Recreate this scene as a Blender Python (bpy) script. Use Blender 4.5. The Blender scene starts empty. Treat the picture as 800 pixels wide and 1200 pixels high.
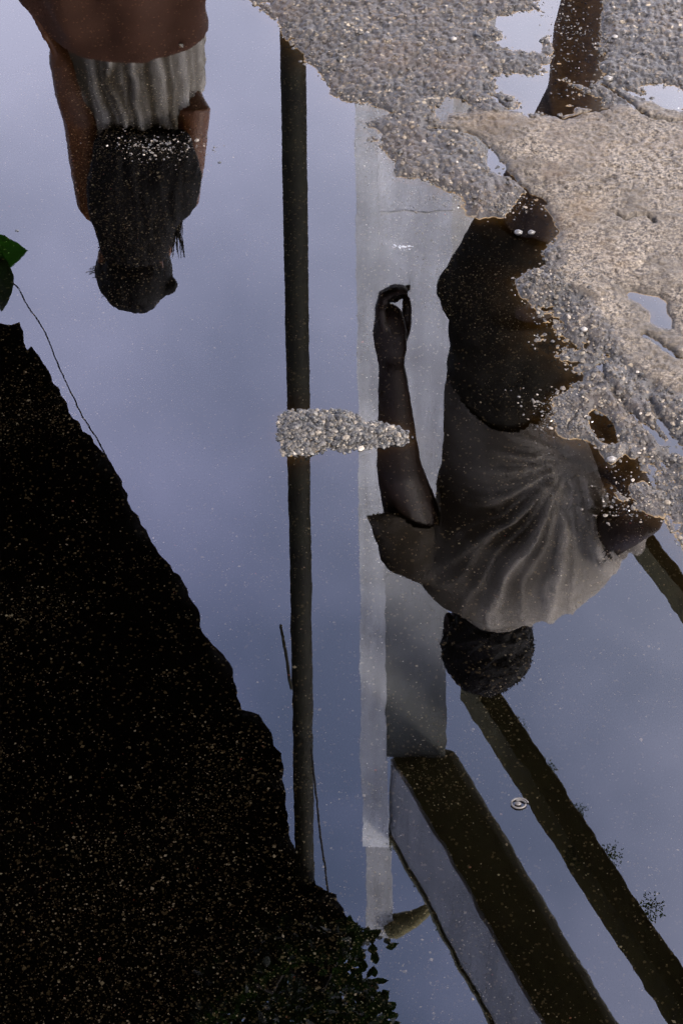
import bpy, math, random
import numpy as np
from mathutils import Vector, Matrix

random.seed(7)
RNG = np.random.default_rng(11)
S = bpy.context.scene
C = S.collection
rad = math.radians

# ------------------------------------------------------------------ camera
H = 1.6                      # camera height above the water
PITCH = 44.0
F = 2900.0                   # focal length in photo pixels (photo 800 x 1200)
ROLL = rad(0.5)
cam_d = bpy.data.cameras.new('camera')
cam = bpy.data.objects.new('camera', cam_d)
C.objects.link(cam)
cam_d.sensor_fit = 'HORIZONTAL'
cam_d.sensor_width = 24.0
cam_d.lens = F / 800.0 * 24.0
cam_d.clip_start = 0.05
cam_d.clip_end = 5000
CAMROT = Matrix.Rotation(rad(90 - PITCH), 3, 'X') @ Matrix.Rotation(ROLL, 3, 'Z')
cam.matrix_world = Matrix.Translation((0, 0, H)) @ CAMROT.to_4x4()
S.camera = cam

# ------------------------------------------------------------------ exposure, world, sun
S.view_settings.view_transform = 'Standard'
S.view_settings.look = 'None'
S.view_settings.gamma = 1
S.view_settings.exposure = 2.9
SUN_DIR = Vector((0.78, -0.46, 0.0)).normalized() * math.cos(rad(40)) + Vector((0, 0, math.sin(rad(40))))
world = bpy.data.worlds.new('World')
S.world = world
world.use_nodes = True
wn = world.node_tree.nodes
wl = world.node_tree.links
wn.clear()
sky = wn.new('ShaderNodeTexSky')
sky.sky_type = 'NISHITA'
sky.sun_disc = False
sky.sun_elevation = rad(40)
sky.sun_rotation = math.atan2(SUN_DIR.x, SUN_DIR.y)
sky.dust_density = 2.0
sky.air_density = 1.0
geo = wn.new('ShaderNodeTexCoord')
noise = wn.new('ShaderNodeTexNoise')
noise.inputs['Scale'].default_value = 4.0
noise.inputs['Detail'].default_value = 5
noise.inputs['Roughness'].default_value = 0.55
wl.new(geo.outputs['Generated'], noise.inputs['Vector'])
ramp = wn.new('ShaderNodeMapRange')
ramp.inputs['From Min'].default_value = 0.38
ramp.inputs['From Max'].default_value = 0.68
ramp.inputs['To Min'].default_value = 0.42
ramp.inputs['To Max'].default_value = 1.0
wl.new(noise.outputs['Fac'], ramp.inputs['Value'])
# haze thickens towards the horizon and towards the sun's side
sep = wn.new('ShaderNodeSeparateXYZ')
wl.new(geo.outputs['Generated'], sep.inputs[0])
el = wn.new('ShaderNodeMapRange')
el.inputs['From Min'].default_value = 0.85
el.inputs['From Max'].default_value = 0.45
el.inputs['To Min'].default_value = -0.25
el.inputs['To Max'].default_value = 0.35
wl.new(sep.outputs['Z'], el.inputs['Value'])
az = wn.new('ShaderNodeVectorMath'); az.operation = 'DOT_PRODUCT'
az.inputs[1].default_value = (SUN_DIR.x * 1.5, 0.0, 0.0)
wl.new(geo.outputs['Generated'], az.inputs[0])
azr = wn.new('ShaderNodeMapRange')
azr.inputs['From Min'].default_value = -0.20
azr.inputs['From Max'].default_value = 0.35
azr.inputs['To Min'].default_value = -0.25
azr.inputs['To Max'].default_value = 0.25
wl.new(az.outputs['Value'], azr.inputs['Value'])
a1 = wn.new('ShaderNodeMath'); a1.operation = 'ADD'
wl.new(ramp.outputs[0], a1.inputs[0]); wl.new(el.outputs[0], a1.inputs[1])
a2 = wn.new('ShaderNodeMath'); a2.operation = 'ADD'; a2.use_clamp = True
wl.new(a1.outputs[0], a2.inputs[0]); wl.new(azr.outputs[0], a2.inputs[1])
mixw = wn.new('ShaderNodeMix'); mixw.data_type = 'RGBA'
wl.new(a2.outputs[0], mixw.inputs['Factor'])
wl.new(sky.outputs[0], mixw.inputs['A'])
# the haze itself is whiter and brighter low down and on the sun's side
hz = wn.new('ShaderNodeMath'); hz.operation = 'ADD'; hz.use_clamp = True
hzm = wn.new('ShaderNodeMapRange')
for k_, v_ in zip(('From Min', 'From Max', 'To Min', 'To Max'), (0.78, 0.50, 0.0, 0.50)): hzm.inputs[k_].default_value = v_
wl.new(sep.outputs['Z'], hzm.inputs['Value'])
hzx = wn.new('ShaderNodeMapRange')
for k_, v_ in zip(('From Min', 'From Max', 'To Min', 'To Max'), (-0.04, 0.22, -0.05, 0.50)): hzx.inputs[k_].default_value = v_
wl.new(az.outputs['Value'], hzx.inputs['Value'])
wl.new(hzm.outputs[0], hz.inputs[0]); wl.new(hzx.outputs[0], hz.inputs[1])
hc_ = wn.new('ShaderNodeMix'); hc_.data_type = 'RGBA'
wl.new(hz.outputs[0], hc_.inputs['Factor'])
hc_.inputs['A'].default_value = (3.7, 3.95, 7.0, 1)
hc_.inputs['B'].default_value = (13.0, 12.8, 14.4, 1)
wl.new(hc_.outputs['Result'], mixw.inputs['B'])
bg = wn.new('ShaderNodeBackground')
bg.inputs['Strength'].default_value = 0.09
wl.new(mixw.outputs['Result'], bg.inputs['Color'])
wo = wn.new('ShaderNodeOutputWorld')
wl.new(bg.outputs[0], wo.inputs[0])

sun_d = bpy.data.lights.new('sun', 'SUN')
sun_d.energy = 2.0
sun_d.angle = rad(8)
sun_d.color = (1.0, 0.91, 0.82)
sun = bpy.data.objects.new('sun', sun_d)
C.objects.link(sun)
sun.rotation_euler = SUN_DIR.to_track_quat('Z', 'Y').to_euler()

# ------------------------------------------------------------------ picking points
def ray(px, py):
    v = CAMROT @ Vector(((px - 400) / F, (600 - py) / F, -1.0))
    return v

def G(px, py):
    """where a photo pixel lies on the water level"""
    d = ray(px, py)
    t = H / -d.z
    return (d.x * t, d.y * t)

def U(px, py, Y):
    """what is mirrored at a photo pixel, at distance Y in front of the camera"""
    d = ray(px, py)
    t = Y / d.y
    return Vector((d.x * t, Y, -H - d.z * t))

def UZ(px, py, Z):
    """what is mirrored at a photo pixel, at height Z"""
    d = ray(px, py)
    t = (Z + H) / -d.z
    return Vector((d.x * t, d.y * t, Z))

# ------------------------------------------------------------------ noise in numpy
def hash2(ix, iy, seed):
    h = (ix.astype(np.int64) * 374761393 + iy.astype(np.int64) * 668265263 + seed * 974711) & 0xFFFFFFFF
    h = ((h ^ (h >> 13)) * 1274126177) & 0xFFFFFFFF
    h = ((h ^ (h >> 16)) * 2246822519) & 0xFFFFFFFF
    return ((h ^ (h >> 15)) & 0xFFFFFF) / float(0xFFFFFF)

def vnoise(x, y, s, seed=0):
    x = x / s; y = y / s
    ix = np.floor(x); iy = np.floor(y)
    fx = x - ix; fy = y - iy
    fx = fx * fx * (3 - 2 * fx); fy = fy * fy * (3 - 2 * fy)
    a = hash2(ix, iy, seed); b = hash2(ix + 1, iy, seed)
    c = hash2(ix, iy + 1, seed); d = hash2(ix + 1, iy + 1, seed)
    return (a + (b - a) * fx) * (1 - fy) + (c + (d - c) * fx) * fy - 0.5

def fbm(x, y, s, n, seed=0, g=0.5):
    r = np.zeros_like(x); a = 1.0
    for k in range(n):
        r += a * vnoise(x + 17.3 * k, y - 9.1 * k, s / 2 ** k, seed + k)
        a *= g
    return r

def worley(x, y, s, seed=0):
    x = x / s; y = y / s
    ix = np.floor(x); iy = np.floor(y)
    d1 = np.full_like(x, 9.0); idv = np.zeros_like(x)
    for dx in (-1, 0, 1):
        for dy in (-1, 0, 1):
            cx = ix + dx; cy = iy + dy
            px = cx + hash2(cx, cy, seed); py = cy + hash2(cx, cy, seed + 50)
            d = (px - x) ** 2 + (py - y) ** 2
            m = d < d1
            d1 = np.where(m, d, d1)
            idv = np.where(m, hash2(cx, cy, seed + 99), idv)
    return np.sqrt(d1), idv

def sstep(a, b, x):
    t = np.clip((x - a) / (b - a), 0, 1)
    return t * t * (3 - 2 * t)

def seg_dist(x, y, ax, ay, bx, by):
    ux, uy = bx - ax, by - ay
    L = ux * ux + uy * uy + 1e-12
    t = np.clip(((x - ax) * ux + (y - ay) * uy) / L, 0, 1)
    return np.hypot(x - ax - t * ux, y - ay - t * uy)

def poly_sdf(x, y, P, reach=None):
    """positive inside"""
    xs = [p[0] for p in P]; ys = [p[1] for p in P]
    out = np.full_like(x, -1.0)
    if reach is None:
        sel = np.ones(x.shape, bool)
    else:
        sel = (x > min(xs) - reach) & (x < max(xs) + reach) & (y > min(ys) - reach) & (y < max(ys) + reach)
        out[:] = -reach
    X = x[sel]; Y = y[sel]
    d = np.full_like(X, 1e9); ins = np.zeros(X.shape, bool)
    n = len(P)
    for i in range(n):
        ax, ay = P[i]; bx, by = P[(i + 1) % n]
        d = np.minimum(d, seg_dist(X, Y, ax, ay, bx, by))
        c = ((ay > Y) != (by > Y))
        with np.errstate(divide='ignore', invalid='ignore'):
            c &= X < (bx - ax) * (Y - ay) / (by - ay + 1e-15) + ax
        ins ^= c
    out[sel] = np.where(ins, d, -d)
    return out

def gp(*pts):
    return [G(*p) for p in pts]

# ------------------------------------------------------------------ the shape of the ground, traced on the ground plane
LAND = gp((292,0),(300,6),(304,11),(311,16),(319,21),(327,25),(330,31),(330,38),(334,45),(339,50),(346,58),(352,60),(358,63),
 (358,72),(365,77),(372,80),(377,90),(384,96),(388,105),(386,110),(391,113),(401,118),(415,121),(430,122),(441,126),(452,128),(460,131),
 (452,136),(441,138),(433,140),(427,141),(420,145),(425,149),(433,151),(440,152),(446,158),(437,161),(434,165),(443,167),(451,173),
 (455,182),(463,188),(462,200),(464,207),(480,208),(497,209),(510,214),(520,222),(535,227),(545,231),(553,239),(561,246),(572,247),
 (581,250),(588,253),(590,246),(599,240),(606,230),(612,226),(622,230),(636,240),(643,252),(646,262),(652,272),(650,282),(641,290),
 (633,298),(643,306),(632,314),(617,320),(606,330),(611,345),(621,356),(631,374),(638,389),(627,394),(622,402),(640,408),(660,425),
 (672,436),(684,440),(684,447),(672,451),(661,460),(655,468),(664,474),(679,480),(672,492),(663,503),(668,512),(684,512),(698,519),
 (708,533),(716,543),(722,536),(732,529),(748,541),(753,557),(765,575),(776,592),(782,612),(790,628),(802,645),
 (830,690),(845,745),(890,790),(905,870),(960,930),(985,1040),(1080,1130),(1400,1300),(2600,700),(2200,-700),(-900,-700),(-900,-330),(-200,-230),(60,-150),(200,-80),(270,-25))
ISLAND = gp((327,492),(333,485),(345,482),(360,480),(378,482),(400,484),(415,488),(425,497),(445,498),(465,502),(477,508),(478,514),
 (468,518),(445,520),(425,523),(405,526),(388,521),(372,528),(360,533),(340,534),(332,528),(334,518),(325,510))
POOLS = [gp((574,22),(590,18),(606,14),(633,14),(643,22),(648,34),(636,42),(633,56),(620,58),(598,58),(585,53),(577,48),(592,44),(586,35),(574,28)),
 gp((580,88),(600,87),(618,88),(632,90),(642,84),(652,92),(668,98),(684,108),(700,114),(708,124),(702,132),(690,128),(676,126),(672,134),(655,136),(640,134),(628,133),(618,134),(607,129),(612,120),(600,112),(588,108),(578,106)),
 gp((513,123),(520,116),(533,114),(546,118),(551,124),(548,131),(536,132),(525,134),(523,140),(516,143),(512,133)),
 gp((553,161),(560,165),(566,172),(574,180),(586,192),(596,206),(590,208),(581,203),(573,199),(570,192),(569,183),(562,176)),
 gp((731,343),(745,341),(760,345),(775,348),(783,355),(780,365),(790,375),(787,386),(770,384),(760,378),(762,366),(750,357),(736,350)),
 gp((753,103),(768,98),(785,99),(800,104),(820,110),(815,126),(795,128),(780,126),(768,118),(757,112)),
 gp((681,482),(692,478),(705,479),(716,490),(724,504),(724,517),(714,523),(704,520),(694,510),(685,498))]
POOLS.append(gp((636,-40),(706,-40),(708,0),(704,30),(700,62),(706,90),(690,104),(655,92),(640,80),(650,60),(646,38),(636,20)))
FLOOD = gp((630,-60),(712,-60),(716,0),(712,60),(716,130),(690,136),(640,140),(634,84),(640,60),(632,20))
SLAB = gp((505,146),(525,134),(552,131),(600,134),(650,136),(700,128),(735,128),(770,118),(830,110),(900,80),(980,96),(1040,150),(1025,230),(1060,300),(1000,380),(930,400),(880,455),(820,470),(800,470),(770,455),(740,430),
 (715,390),(700,365),(670,345),(650,320),(655,300),(650,285),(655,270),(648,255),(640,238),(622,228),(600,209),(585,190),(570,172),(556,160),(530,152))
ROUGH = gp((600,320),(640,300),(700,370),(740,430),(830,470),(900,700),(800,660),(740,560),(650,480),(600,380))
GROOVES = [  # polyline, half width m, depth m
 (gp((505,150),(530,152),(556,160),(570,172),(585,190),(600,209),(622,228),(640,238)), .0022, .004),
 (gp((755,393),(770,402),(782,412),(795,420),(815,432)), .0035, .008),
 (gp((722,254),(733,260),(745,255),(758,256),(766,264)), .0020, .0055),
 (gp((706,99),(722,110),(735,118),(745,128),(760,139),(790,143),(815,141)), .0018, .006),
 (gp((733,104),(750,112),(768,120),(785,128),(810,131)), .0017, .0055),
 (gp((640,128),(660,140),(690,131),(712,128)), .0018, .005),
 (gp((700,430),(725,470),(745,490),(775,520),(805,535)), .004, .005),
 (gp((650,520),(690,545),(720,560),(740,590)), .004, .003),
 (gp((420,142),(430,147),(438,155),(446,165)), .0015, .003),
 (gp((575,112),(590,125),(610,133),(625,140)), .0018, .005),
 (gp((760,470),(775,500),(790,520),(810,528)), .004, .006),
]
SHOAL = [(G(190, 180), .055, .030, .0062), (G(390, 1150), .10, .06, .003), (G(735, 585), .035, .03, .0075), (G(655, 490), .03, .03, .0058),
         (G(470, 288), .006, .004, .004), (G(480, 175), .03, .02, .003), (G(560, 245), .03, .02, .006)]

def height(x, y, fine=1.0):
    # fine relief only where the mesh is fine enough to carry it
    outb = np.maximum(np.maximum(-.40 - x, x - .42), np.maximum(1.06 - y, y - 2.56))
    fine = fine * (1 - sstep(.0, .10, outb)); mid_ = 1 - sstep(.15, .8, outb)
    d = poly_sdf(x, y, LAND)
    d = np.maximum(d, poly_sdf(x, y, ISLAND, .2))
    # the puddle ends outside the picture on every side
    d = np.maximum(d, .62 - y + .05 * fbm(x, y, .4, 2, 5))
    d = np.maximum(d, -.95 - x + .08 * fbm(x, y, .5, 2, 6))
    d = np.maximum(d, x - .95)
    d = np.maximum(d, y - 3.2)
    for P in POOLS:
        d = np.minimum(d, -poly_sdf(x, y, P, .12) * 1.0)
    d = d + .0035 * fbm(x, y, .018, 3, 21) * fine
    slab = poly_sdf(x, y, SLAB, .1)
    slabw = sstep(-.006, .010, slab + .012 * fbm(x, y, .03, 3, 83))
    rough = sstep(-.02, .02, poly_sdf(x, y, ROUGH, .1))
    ad = np.abs(d)
    land = .0026 * (1 - np.exp(-ad / .006)) + .006 * (1 - np.exp(-ad / .12))
    deep = -(.0016 * (1 - np.exp(-ad / .006)) + .011 * (1 - np.exp(-ad / .10)))
    h = np.where(d > 0, land, deep)
    w1, i1 = worley(x + .002 * fbm(x, y, .01, 2, 3), y, .0068, 31)
    w2, i2 = worley(x, y, .0038, 41)
    w3, i3 = worley(x + .004 * fbm(x, y, .03, 2, 8), y, .017, 51)
    onland = sstep(-.004, .004, d)
    gravel = (1 - slabw) * onland
    h += gravel * (.0015 * (i1 - .5) + .0005 * (.5 - w1) + .0008 * (i2 - .5) + .0016 * fbm(x, y * .6, .009, 3, 33) - .0010 * sstep(.48, .72, w1)) * fine
    h += gravel * rough * (.0032 * (i3 - .5) + .0055 * fbm(x, y, .05, 4, 61)) * fine
    h += gravel * .0022 * fbm(x, y, .045, 4, 71) * mid_
    h += slabw * onland * (.0008 + .0011 * fbm(x, y, .0055, 3, 81) * fine + .0022 * fbm(x, y, .09, 3, 82) * mid_ - .0008 * sstep(.10, .28, fbm(x, y, .005, 2, 84)) * (.5 + 1.2 * np.clip(fbm(x, y, .06, 2, 85) + .3, 0, 1)) * fine)
    h += (1 - onland) * (.0012 * fbm(x, y, .03, 3, 91) * mid_ + .0005 * (.5 - w2) * fine)
    for P, w, dep in GROOVES:
        xs = [p[0] for p in P]; ys = [p[1] for p in P]
        sel = (x > min(xs) - .03) & (x < max(xs) + .03) & (y > min(ys) - .03) & (y < max(ys) + .03)
        if not sel.any():
            continue
        X = x[sel]; Y = y[sel]
        wob = .003 * fbm(X, Y, .008, 2, 13)
        dd = np.full_like(X, 1e9)
        for a, b in zip(P[:-1], P[1:]):
            dd = np.minimum(dd, seg_dist(X + wob, Y + wob, a[0], a[1], b[0], b[1]))
        h[sel] -= dep * np.exp(-(dd / w) ** 2)
    fl = poly_sdf(x, y, FLOOD, .05)
    lift = -.0010 + .0016 * fbm(x, y, .007, 3, 19) + .0012 * fbm(x, y, .04, 2, 20)
    h = np.where(fl > 0, np.maximum(h, lift - .004 * sstep(.010, .0, fl)), h)
    for (cx, cy), rx, ry, amp in SHOAL:
        q = ((x - cx) / rx) ** 2 + ((y - cy) / ry) ** 2
        h += np.where(h < 0.0005, amp * np.exp(-q) * (.75 + .5 * fbm(x, y, .012, 3, 17)), 0)
    return h, slabw, d

# ------------------------------------------------------------------ mesh helpers
def mesh_np(name, V, Fq, mat, smooth=True):
    """V (n,3); Fq (m,k) equal-sided faces"""
    me = bpy.data.meshes.new(name)
    V = np.asarray(V, np.float32); Fq = np.asarray(Fq, np.int32)
    me.vertices.add(len(V)); me.vertices.foreach_set('co', V.ravel())
    k = Fq.shape[1]
    me.loops.add(Fq.size); me.loops.foreach_set('vertex_index', Fq.ravel())
    me.polygons.add(len(Fq))
    me.polygons.foreach_set('loop_start', np.arange(0, Fq.size, k, dtype=np.int32))
    me.polygons.foreach_set('loop_total', np.full(len(Fq), k, np.int32))
    me.polygons.foreach_set('use_smooth', np.full(len(Fq), smooth))
    me.update(calc_edges=True)
    if mat: me.materials.append(mat)
    return me

def link(name, me, parent=None, loc=None):
    o = bpy.data.objects.new(name, me)
    C.objects.link(o)
    if parent: 
        o.parent = parent
    if loc is not None: o.location = loc
    return o

def tag(o, label=None, cat=None, group=None, kind=None):
    if label: o['label'] = label
    if cat: o['category'] = cat
    if group: o['group'] = group
    if kind: o['kind'] = kind
    return o

def empty(name, loc, label, cat, group=None):
    o = bpy.data.objects.new(name, None)
    C.objects.link(o)
    o.location = loc
    o.empty_display_size = .1
    return tag(o, label, cat, group)

class MB:
    def __init__(s): s.v = []; s.f = []
    def add(s, vs, fs):
        n = len(s.v)
        s.v += [tuple(v) for v in vs]; s.f += [tuple(i + n for i in f) for f in fs]
    def loft(s, rings, closed=True):
        n = len(rings[0]); vs = []; fs = []
        for r in rings: vs += r
        for k in range(len(rings) - 1):
            for i in range(n):
                j = (i + 1) % n
                fs.append((k*n+i, k*n+j, (k+1)*n+j, (k+1)*n+i))
        if closed:
            fs.append(tuple(range(n))[::-1]); fs.append(tuple(range((len(rings)-1)*n, len(rings)*n)))
        s.add(vs, fs)
    def tube(s, pts, rs, n=14, flat=1.0, up=None, round_ends=True):
        pts = [Vector(p) for p in pts]; rs = list(rs)
        if round_ends:
            a = (pts[0] - pts[1]).normalized(); b = (pts[-1] - pts[-2]).normalized()
            r0, r1 = rs[0], rs[-1]
            pts = [pts[0] + a*r0*.95, pts[0] + a*r0*.7] + pts + [pts[-1] + b*r1*.7, pts[-1] + b*r1*.95]
            rs = [r0*.3, r0*.72] + rs + [r1*.72, r1*.3]
        rings = []; ref = Vector(up) if up else Vector((.13, 1, .07))
        for i, p in enumerate(pts):
            t = (pts[min(i+1, len(pts)-1)] - pts[max(i-1, 0)]).normalized()
            u = t.cross(ref)
            if u.length < .1: u = t.cross(Vector((1, 0, 0)))
            u.normalize(); w = u.cross(t).normalized()
            rings.append([p + (u*math.cos(2*math.pi*k/n) + w*flat*math.sin(2*math.pi*k/n))*rs[i] for k in range(n)])
        s.loft(rings)
    def sect(s, secs, n=28, sup=2.0, closed=True):
        """horizontal elliptical sections: (x0, x1, yc, ry, z)"""
        rings = []
        for x0, x1, yc, ry, z in secs:
            r = []
            for k in range(n):
                a = 2*math.pi*k/n; c, q = math.cos(a), math.sin(a)
                r.append(Vector(((x0+x1)/2 + (x1-x0)/2*math.copysign(abs(c)**(2/sup), c), yc + ry*math.copysign(abs(q)**(2/sup), q), z)))
            rings.append(r)
        s.loft(rings, closed)
    def ell(s, c, r, n=16, m=10, rot=None):
        c = Vector(c); rings = []
        for i in range(1, m):
            t = math.pi*i/m
            ring = [Vector((r[0]*math.sin(t)*math.cos(2*math.pi*k/n), r[1]*math.sin(t)*math.sin(2*math.pi*k/n), -r[2]*math.cos(t))) for k in range(n)]
            if rot: ring = [rot @ v for v in ring]
            rings.append([c + v for v in ring])
        s.loft(rings)
    def box(s, lo, hi):
        x0, y0, z0 = lo; x1, y1, z1 = hi
        s.add([(x0,y0,z0),(x1,y0,z0),(x1,y1,z0),(x0,y1,z0),(x0,y0,z1),(x1,y0,z1),(x1,y1,z1),(x0,y1,z1)],
              [(3,2,1,0),(4,5,6,7),(0,1,5,4),(1,2,6,5),(2,3,7,6),(3,0,4,7)])
    def mesh(s, name, mat, smooth=True):
        me = bpy.data.meshes.new(name)
        me.from_pydata(s.v, [], s.f)
        me.update()
        if smooth: me.polygons.foreach_set('use_smooth', [True]*len(me.polygons))
        if mat: me.materials.append(mat)
        return me
    def build(s, name, mat, parent=None, smooth=True):
        return link(name, s.mesh(name, mat, smooth), parent)
    def fused(s, name, mat, voxel, smooth_it=4, disp=None, cut=None):
        """one continuous surface out of the overlapping closed pieces"""
        tmp = bpy.data.objects.new('tmp', s.mesh('tmp', None))
        C.objects.link(tmp)
        m = tmp.modifiers.new('r', 'REMESH'); m.mode = 'VOXEL'; m.voxel_size = voxel; m.adaptivity = 0
        if smooth_it:
            k = tmp.modifiers.new('s', 'SMOOTH'); k.factor = .5; k.iterations = smooth_it
        dg = bpy.context.evaluated_depsgraph_get(); dg.update()
        ev = tmp.evaluated_get(dg)
        me = bpy.data.meshes.new_from_object(ev)
        me.name = name
        tm = tmp.data
        bpy.data.objects.remove(tmp); bpy.data.meshes.remove(tm)
        n = len(me.vertices)
        co = np.empty(n*3, np.float32); me.vertices.foreach_get('co', co); co = co.reshape(-1, 3)
        if disp:
            no = np.empty(n*3, np.float32); me.vertices.foreach_get('normal', no); no = no.reshape(-1, 3)
            co = co + no * disp(co, no)[:, None]
            me.vertices.foreach_set('co', co.astype(np.float32).ravel())
        if cut:
            import bmesh
            bm = bmesh.new(); bm.from_mesh(me)
            kill = [f for f in bm.faces if cut(f.calc_center_median(), f.normal)]
            bmesh.ops.delete(bm, geom=kill, context='FACES')
            bm.to_mesh(me); bm.free()
        me.polygons.foreach_set('use_smooth', [True]*len(me.polygons))
        me.update()
        me.materials.clear()
        if mat: me.materials.append(mat)
        return me

# ------------------------------------------------------------------ materials
def new_mat(name):
    m = bpy.data.materials.new(name); m.use_nodes = True
    nt = m.node_tree; p = nt.nodes['Principled BSDF']
    return m, nt, p

def simple(name, col, rough=.6, var=.25, scale=60, bump=.0, spec=.4, metal=0, detail=5, bscale=None):
    m, nt, p = new_mat(name)
    N = nt.nodes; L = nt.links
    tc = N.new('ShaderNodeTexCoord'); nz = N.new('ShaderNodeTexNoise')
    nz.inputs['Scale'].default_value = scale; nz.inputs['Detail'].default_value = detail
    L.new(tc.outputs['Object'], nz.inputs['Vector'])
    mr = N.new('ShaderNodeMapRange'); mr.inputs['From Min'].default_value = .3; mr.inputs['From Max'].default_value = .7
    mr.inputs['To Min'].default_value = 1 - var; mr.inputs['To Max'].default_value = 1 + var
    L.new(nz.outputs['Fac'], mr.inputs['Value'])
    mx = N.new('ShaderNodeVectorMath'); mx.operation = 'SCALE'
    mx.inputs[0].default_value = col[:3]
    L.new(mr.outputs[0], mx.inputs['Scale'])
    L.new(mx.outputs[0], p.inputs['Base Color'])
    p.inputs['Roughness'].default_value = rough
    p.inputs['Specular IOR Level'].default_value = spec
    p.inputs['Metallic'].default_value = metal
    if bump:
        b = N.new('ShaderNodeBump'); b.inputs['Strength'].default_value = .6; b.inputs['Distance'].default_value = bump
        n2 = N.new('ShaderNodeTexNoise'); n2.inputs['Scale'].default_value = bscale or scale * 3; n2.inputs['Detail'].default_value = 6
        L.new(tc.outputs['Object'], n2.inputs['Vector'])
        L.new(n2.outputs['Fac'], b.inputs['Height']); L.new(b.outputs[0], p.inputs['Normal'])
    return m

def ground_material():
    m, nt, p = new_mat('wet_ground')
    N = nt.nodes; L = nt.links
    g = N.new('ShaderNodeNewGeometry')
    sx = N.new('ShaderNodeSeparateXYZ'); L.new(g.outputs['Position'], sx.inputs[0])
    at = N.new('ShaderNodeAttribute'); at.attribute_name = 'slab'
    def noise(scale, detail=6, rough=.6):
        n = N.new('ShaderNodeTexNoise'); n.inputs['Scale'].default_value = scale
        n.inputs['Detail'].default_value = detail; n.inputs['Roughness'].default_value = rough
        L.new(g.outputs['Position'], n.inputs['Vector']); return n
    def ramp(fac, stops):
        r = N.new('ShaderNodeValToRGB'); e = r.color_ramp.elements
        e[0].position, e[0].color = stops[0][0], (*stops[0][1], 1)
        e[1].position, e[1].color = stops[-1][0], (*stops[-1][1], 1)
        for pos, c in stops[1:-1]:
            q = e.new(pos); q.color = (*c, 1)
        L.new(fac, r.inputs[0]); return r.outputs[0]
    def mix(f, a, b, mode='MIX'):
        x = N.new('ShaderNodeMix'); x.data_type = 'RGBA'; x.blend_type = mode
        if isinstance(f, (int, float)): x.inputs['Factor'].default_value = f
        else: L.new(f, x.inputs['Factor'])
        for s, v in (('A', a), ('B', b)):
            if isinstance(v, tuple): x.inputs[s].default_value = (*v, 1)
            else: L.new(v, x.inputs[s])
        return x.outputs['Result']
    def mr(v, a, b, c, d):
        q = N.new('ShaderNodeMapRange')
        for k, val in zip(('From Min', 'From Max', 'To Min', 'To Max'), (a, b, c, d)): q.inputs[k].default_value = val
        L.new(v, q.inputs['Value']); return q.outputs[0]
    # asphalt gravel: a colour for each little stone
    vo = N.new('ShaderNodeTexVoronoi'); vo.inputs['Scale'].default_value = 210
    L.new(g.outputs['Position'], vo.inputs['Vector'])
    sv = N.new('ShaderNodeSeparateColor'); L.new(vo.outputs['Color'], sv.inputs[0])
    grav = ramp(sv.outputs[0], [(0, (.005, .004, .003)), (.45, (.028, .021, .013)), (.8, (.056, .041, .025)), (.94, (.10, .074, .044)), (1, (.22, .18, .12))])
    ve = N.new('ShaderNodeTexVoronoi'); ve.feature = 'DISTANCE_TO_EDGE'; ve.inputs['Scale'].default_value = 210
    L.new(g.outputs['Position'], ve.inputs['Vector'])
    crk = mr(ve.outputs['Distance'], .02, .16, 1, 0)
    grav = mix(crk, grav, (.003, .002, .0015))
    vb = N.new('ShaderNodeTexVoronoi'); vb.feature = 'DISTANCE_TO_EDGE'; vb.inputs['Scale'].default_value = 95
    wv = N.new('ShaderNodeVectorMath'); wv.operation = 'MULTIPLY_ADD'; wv.inputs[1].default_value = (.012, .012, 0)
    L.new(noise(90, 3).outputs['Color'], wv.inputs[0]); L.new(g.outputs['Position'], wv.inputs[2]); L.new(wv.outputs[0], vb.inputs['Vector'])
    grav = mix(mr(vb.outputs['Distance'], .01, .13, .95, 0), grav, (.005, .004, .003))
    grav = mix(mr(noise(34).outputs['Fac'], .35, .65, 0, .6), grav, (.022, .018, .013))
    grav = mix(mr(noise(9).outputs['Fac'], .5, .68, 0, .5), grav, (.03, .018, .009))
    # worn screed
    sl = ramp(noise(300, 6, .85).outputs['Fac'], [(.43, (.003, .002, .0015)), (.475, (.040, .031, .021)), (.54, (.088, .071, .051)), (.66, (.175, .148, .112))])
    sl = mix(mr(noise(14, 8, .65).outputs['Fac'], .46, .62, 0, .75), sl, (.034, .027, .019))
    sl = mix(mr(noise(38, 8, .7).outputs['Fac'], .55, .66, 0, .7), sl, (.016, .012, .008))
    for (sx_, sy_), rad_, c_ in ((G(680, 250), .035, (.060, .040, .020)), (G(652, 205), .022, (.035, .022, .012)), (G(640, 265), .028, (.07, .038, .013))):
        dn = N.new('ShaderNodeVectorMath'); dn.operation = 'DISTANCE'; dn.inputs[1].default_value = (sx_, sy_, .005)
        wq = N.new('ShaderNodeVectorMath'); wq.operation = 'MULTIPLY_ADD'; wq.inputs[1].default_value = (.06, .06, 0)
        wp = N.new('ShaderNodeVectorMath'); wp.operation = 'SUBTRACT'; wp.inputs[1].default_value = (.03, .03, 0)
        L.new(noise(45, 6).outputs['Color'], wq.inputs[0]); L.new(g.outputs['Position'], wq.inputs[2]); L.new(wq.outputs[0], wp.inputs[0]); L.new(wp.outputs[0], dn.inputs[0])
        sl = mix(mr(dn.outputs['Value'], rad_, rad_*.2, 0, .5), sl, c_)
    sl = mix(mr(noise(5, 4).outputs['Fac'], .5, .7, 0, .5), sl, (.06, .04, .022))
    col = mix(at.outputs['Fac'], grav, sl)
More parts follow.
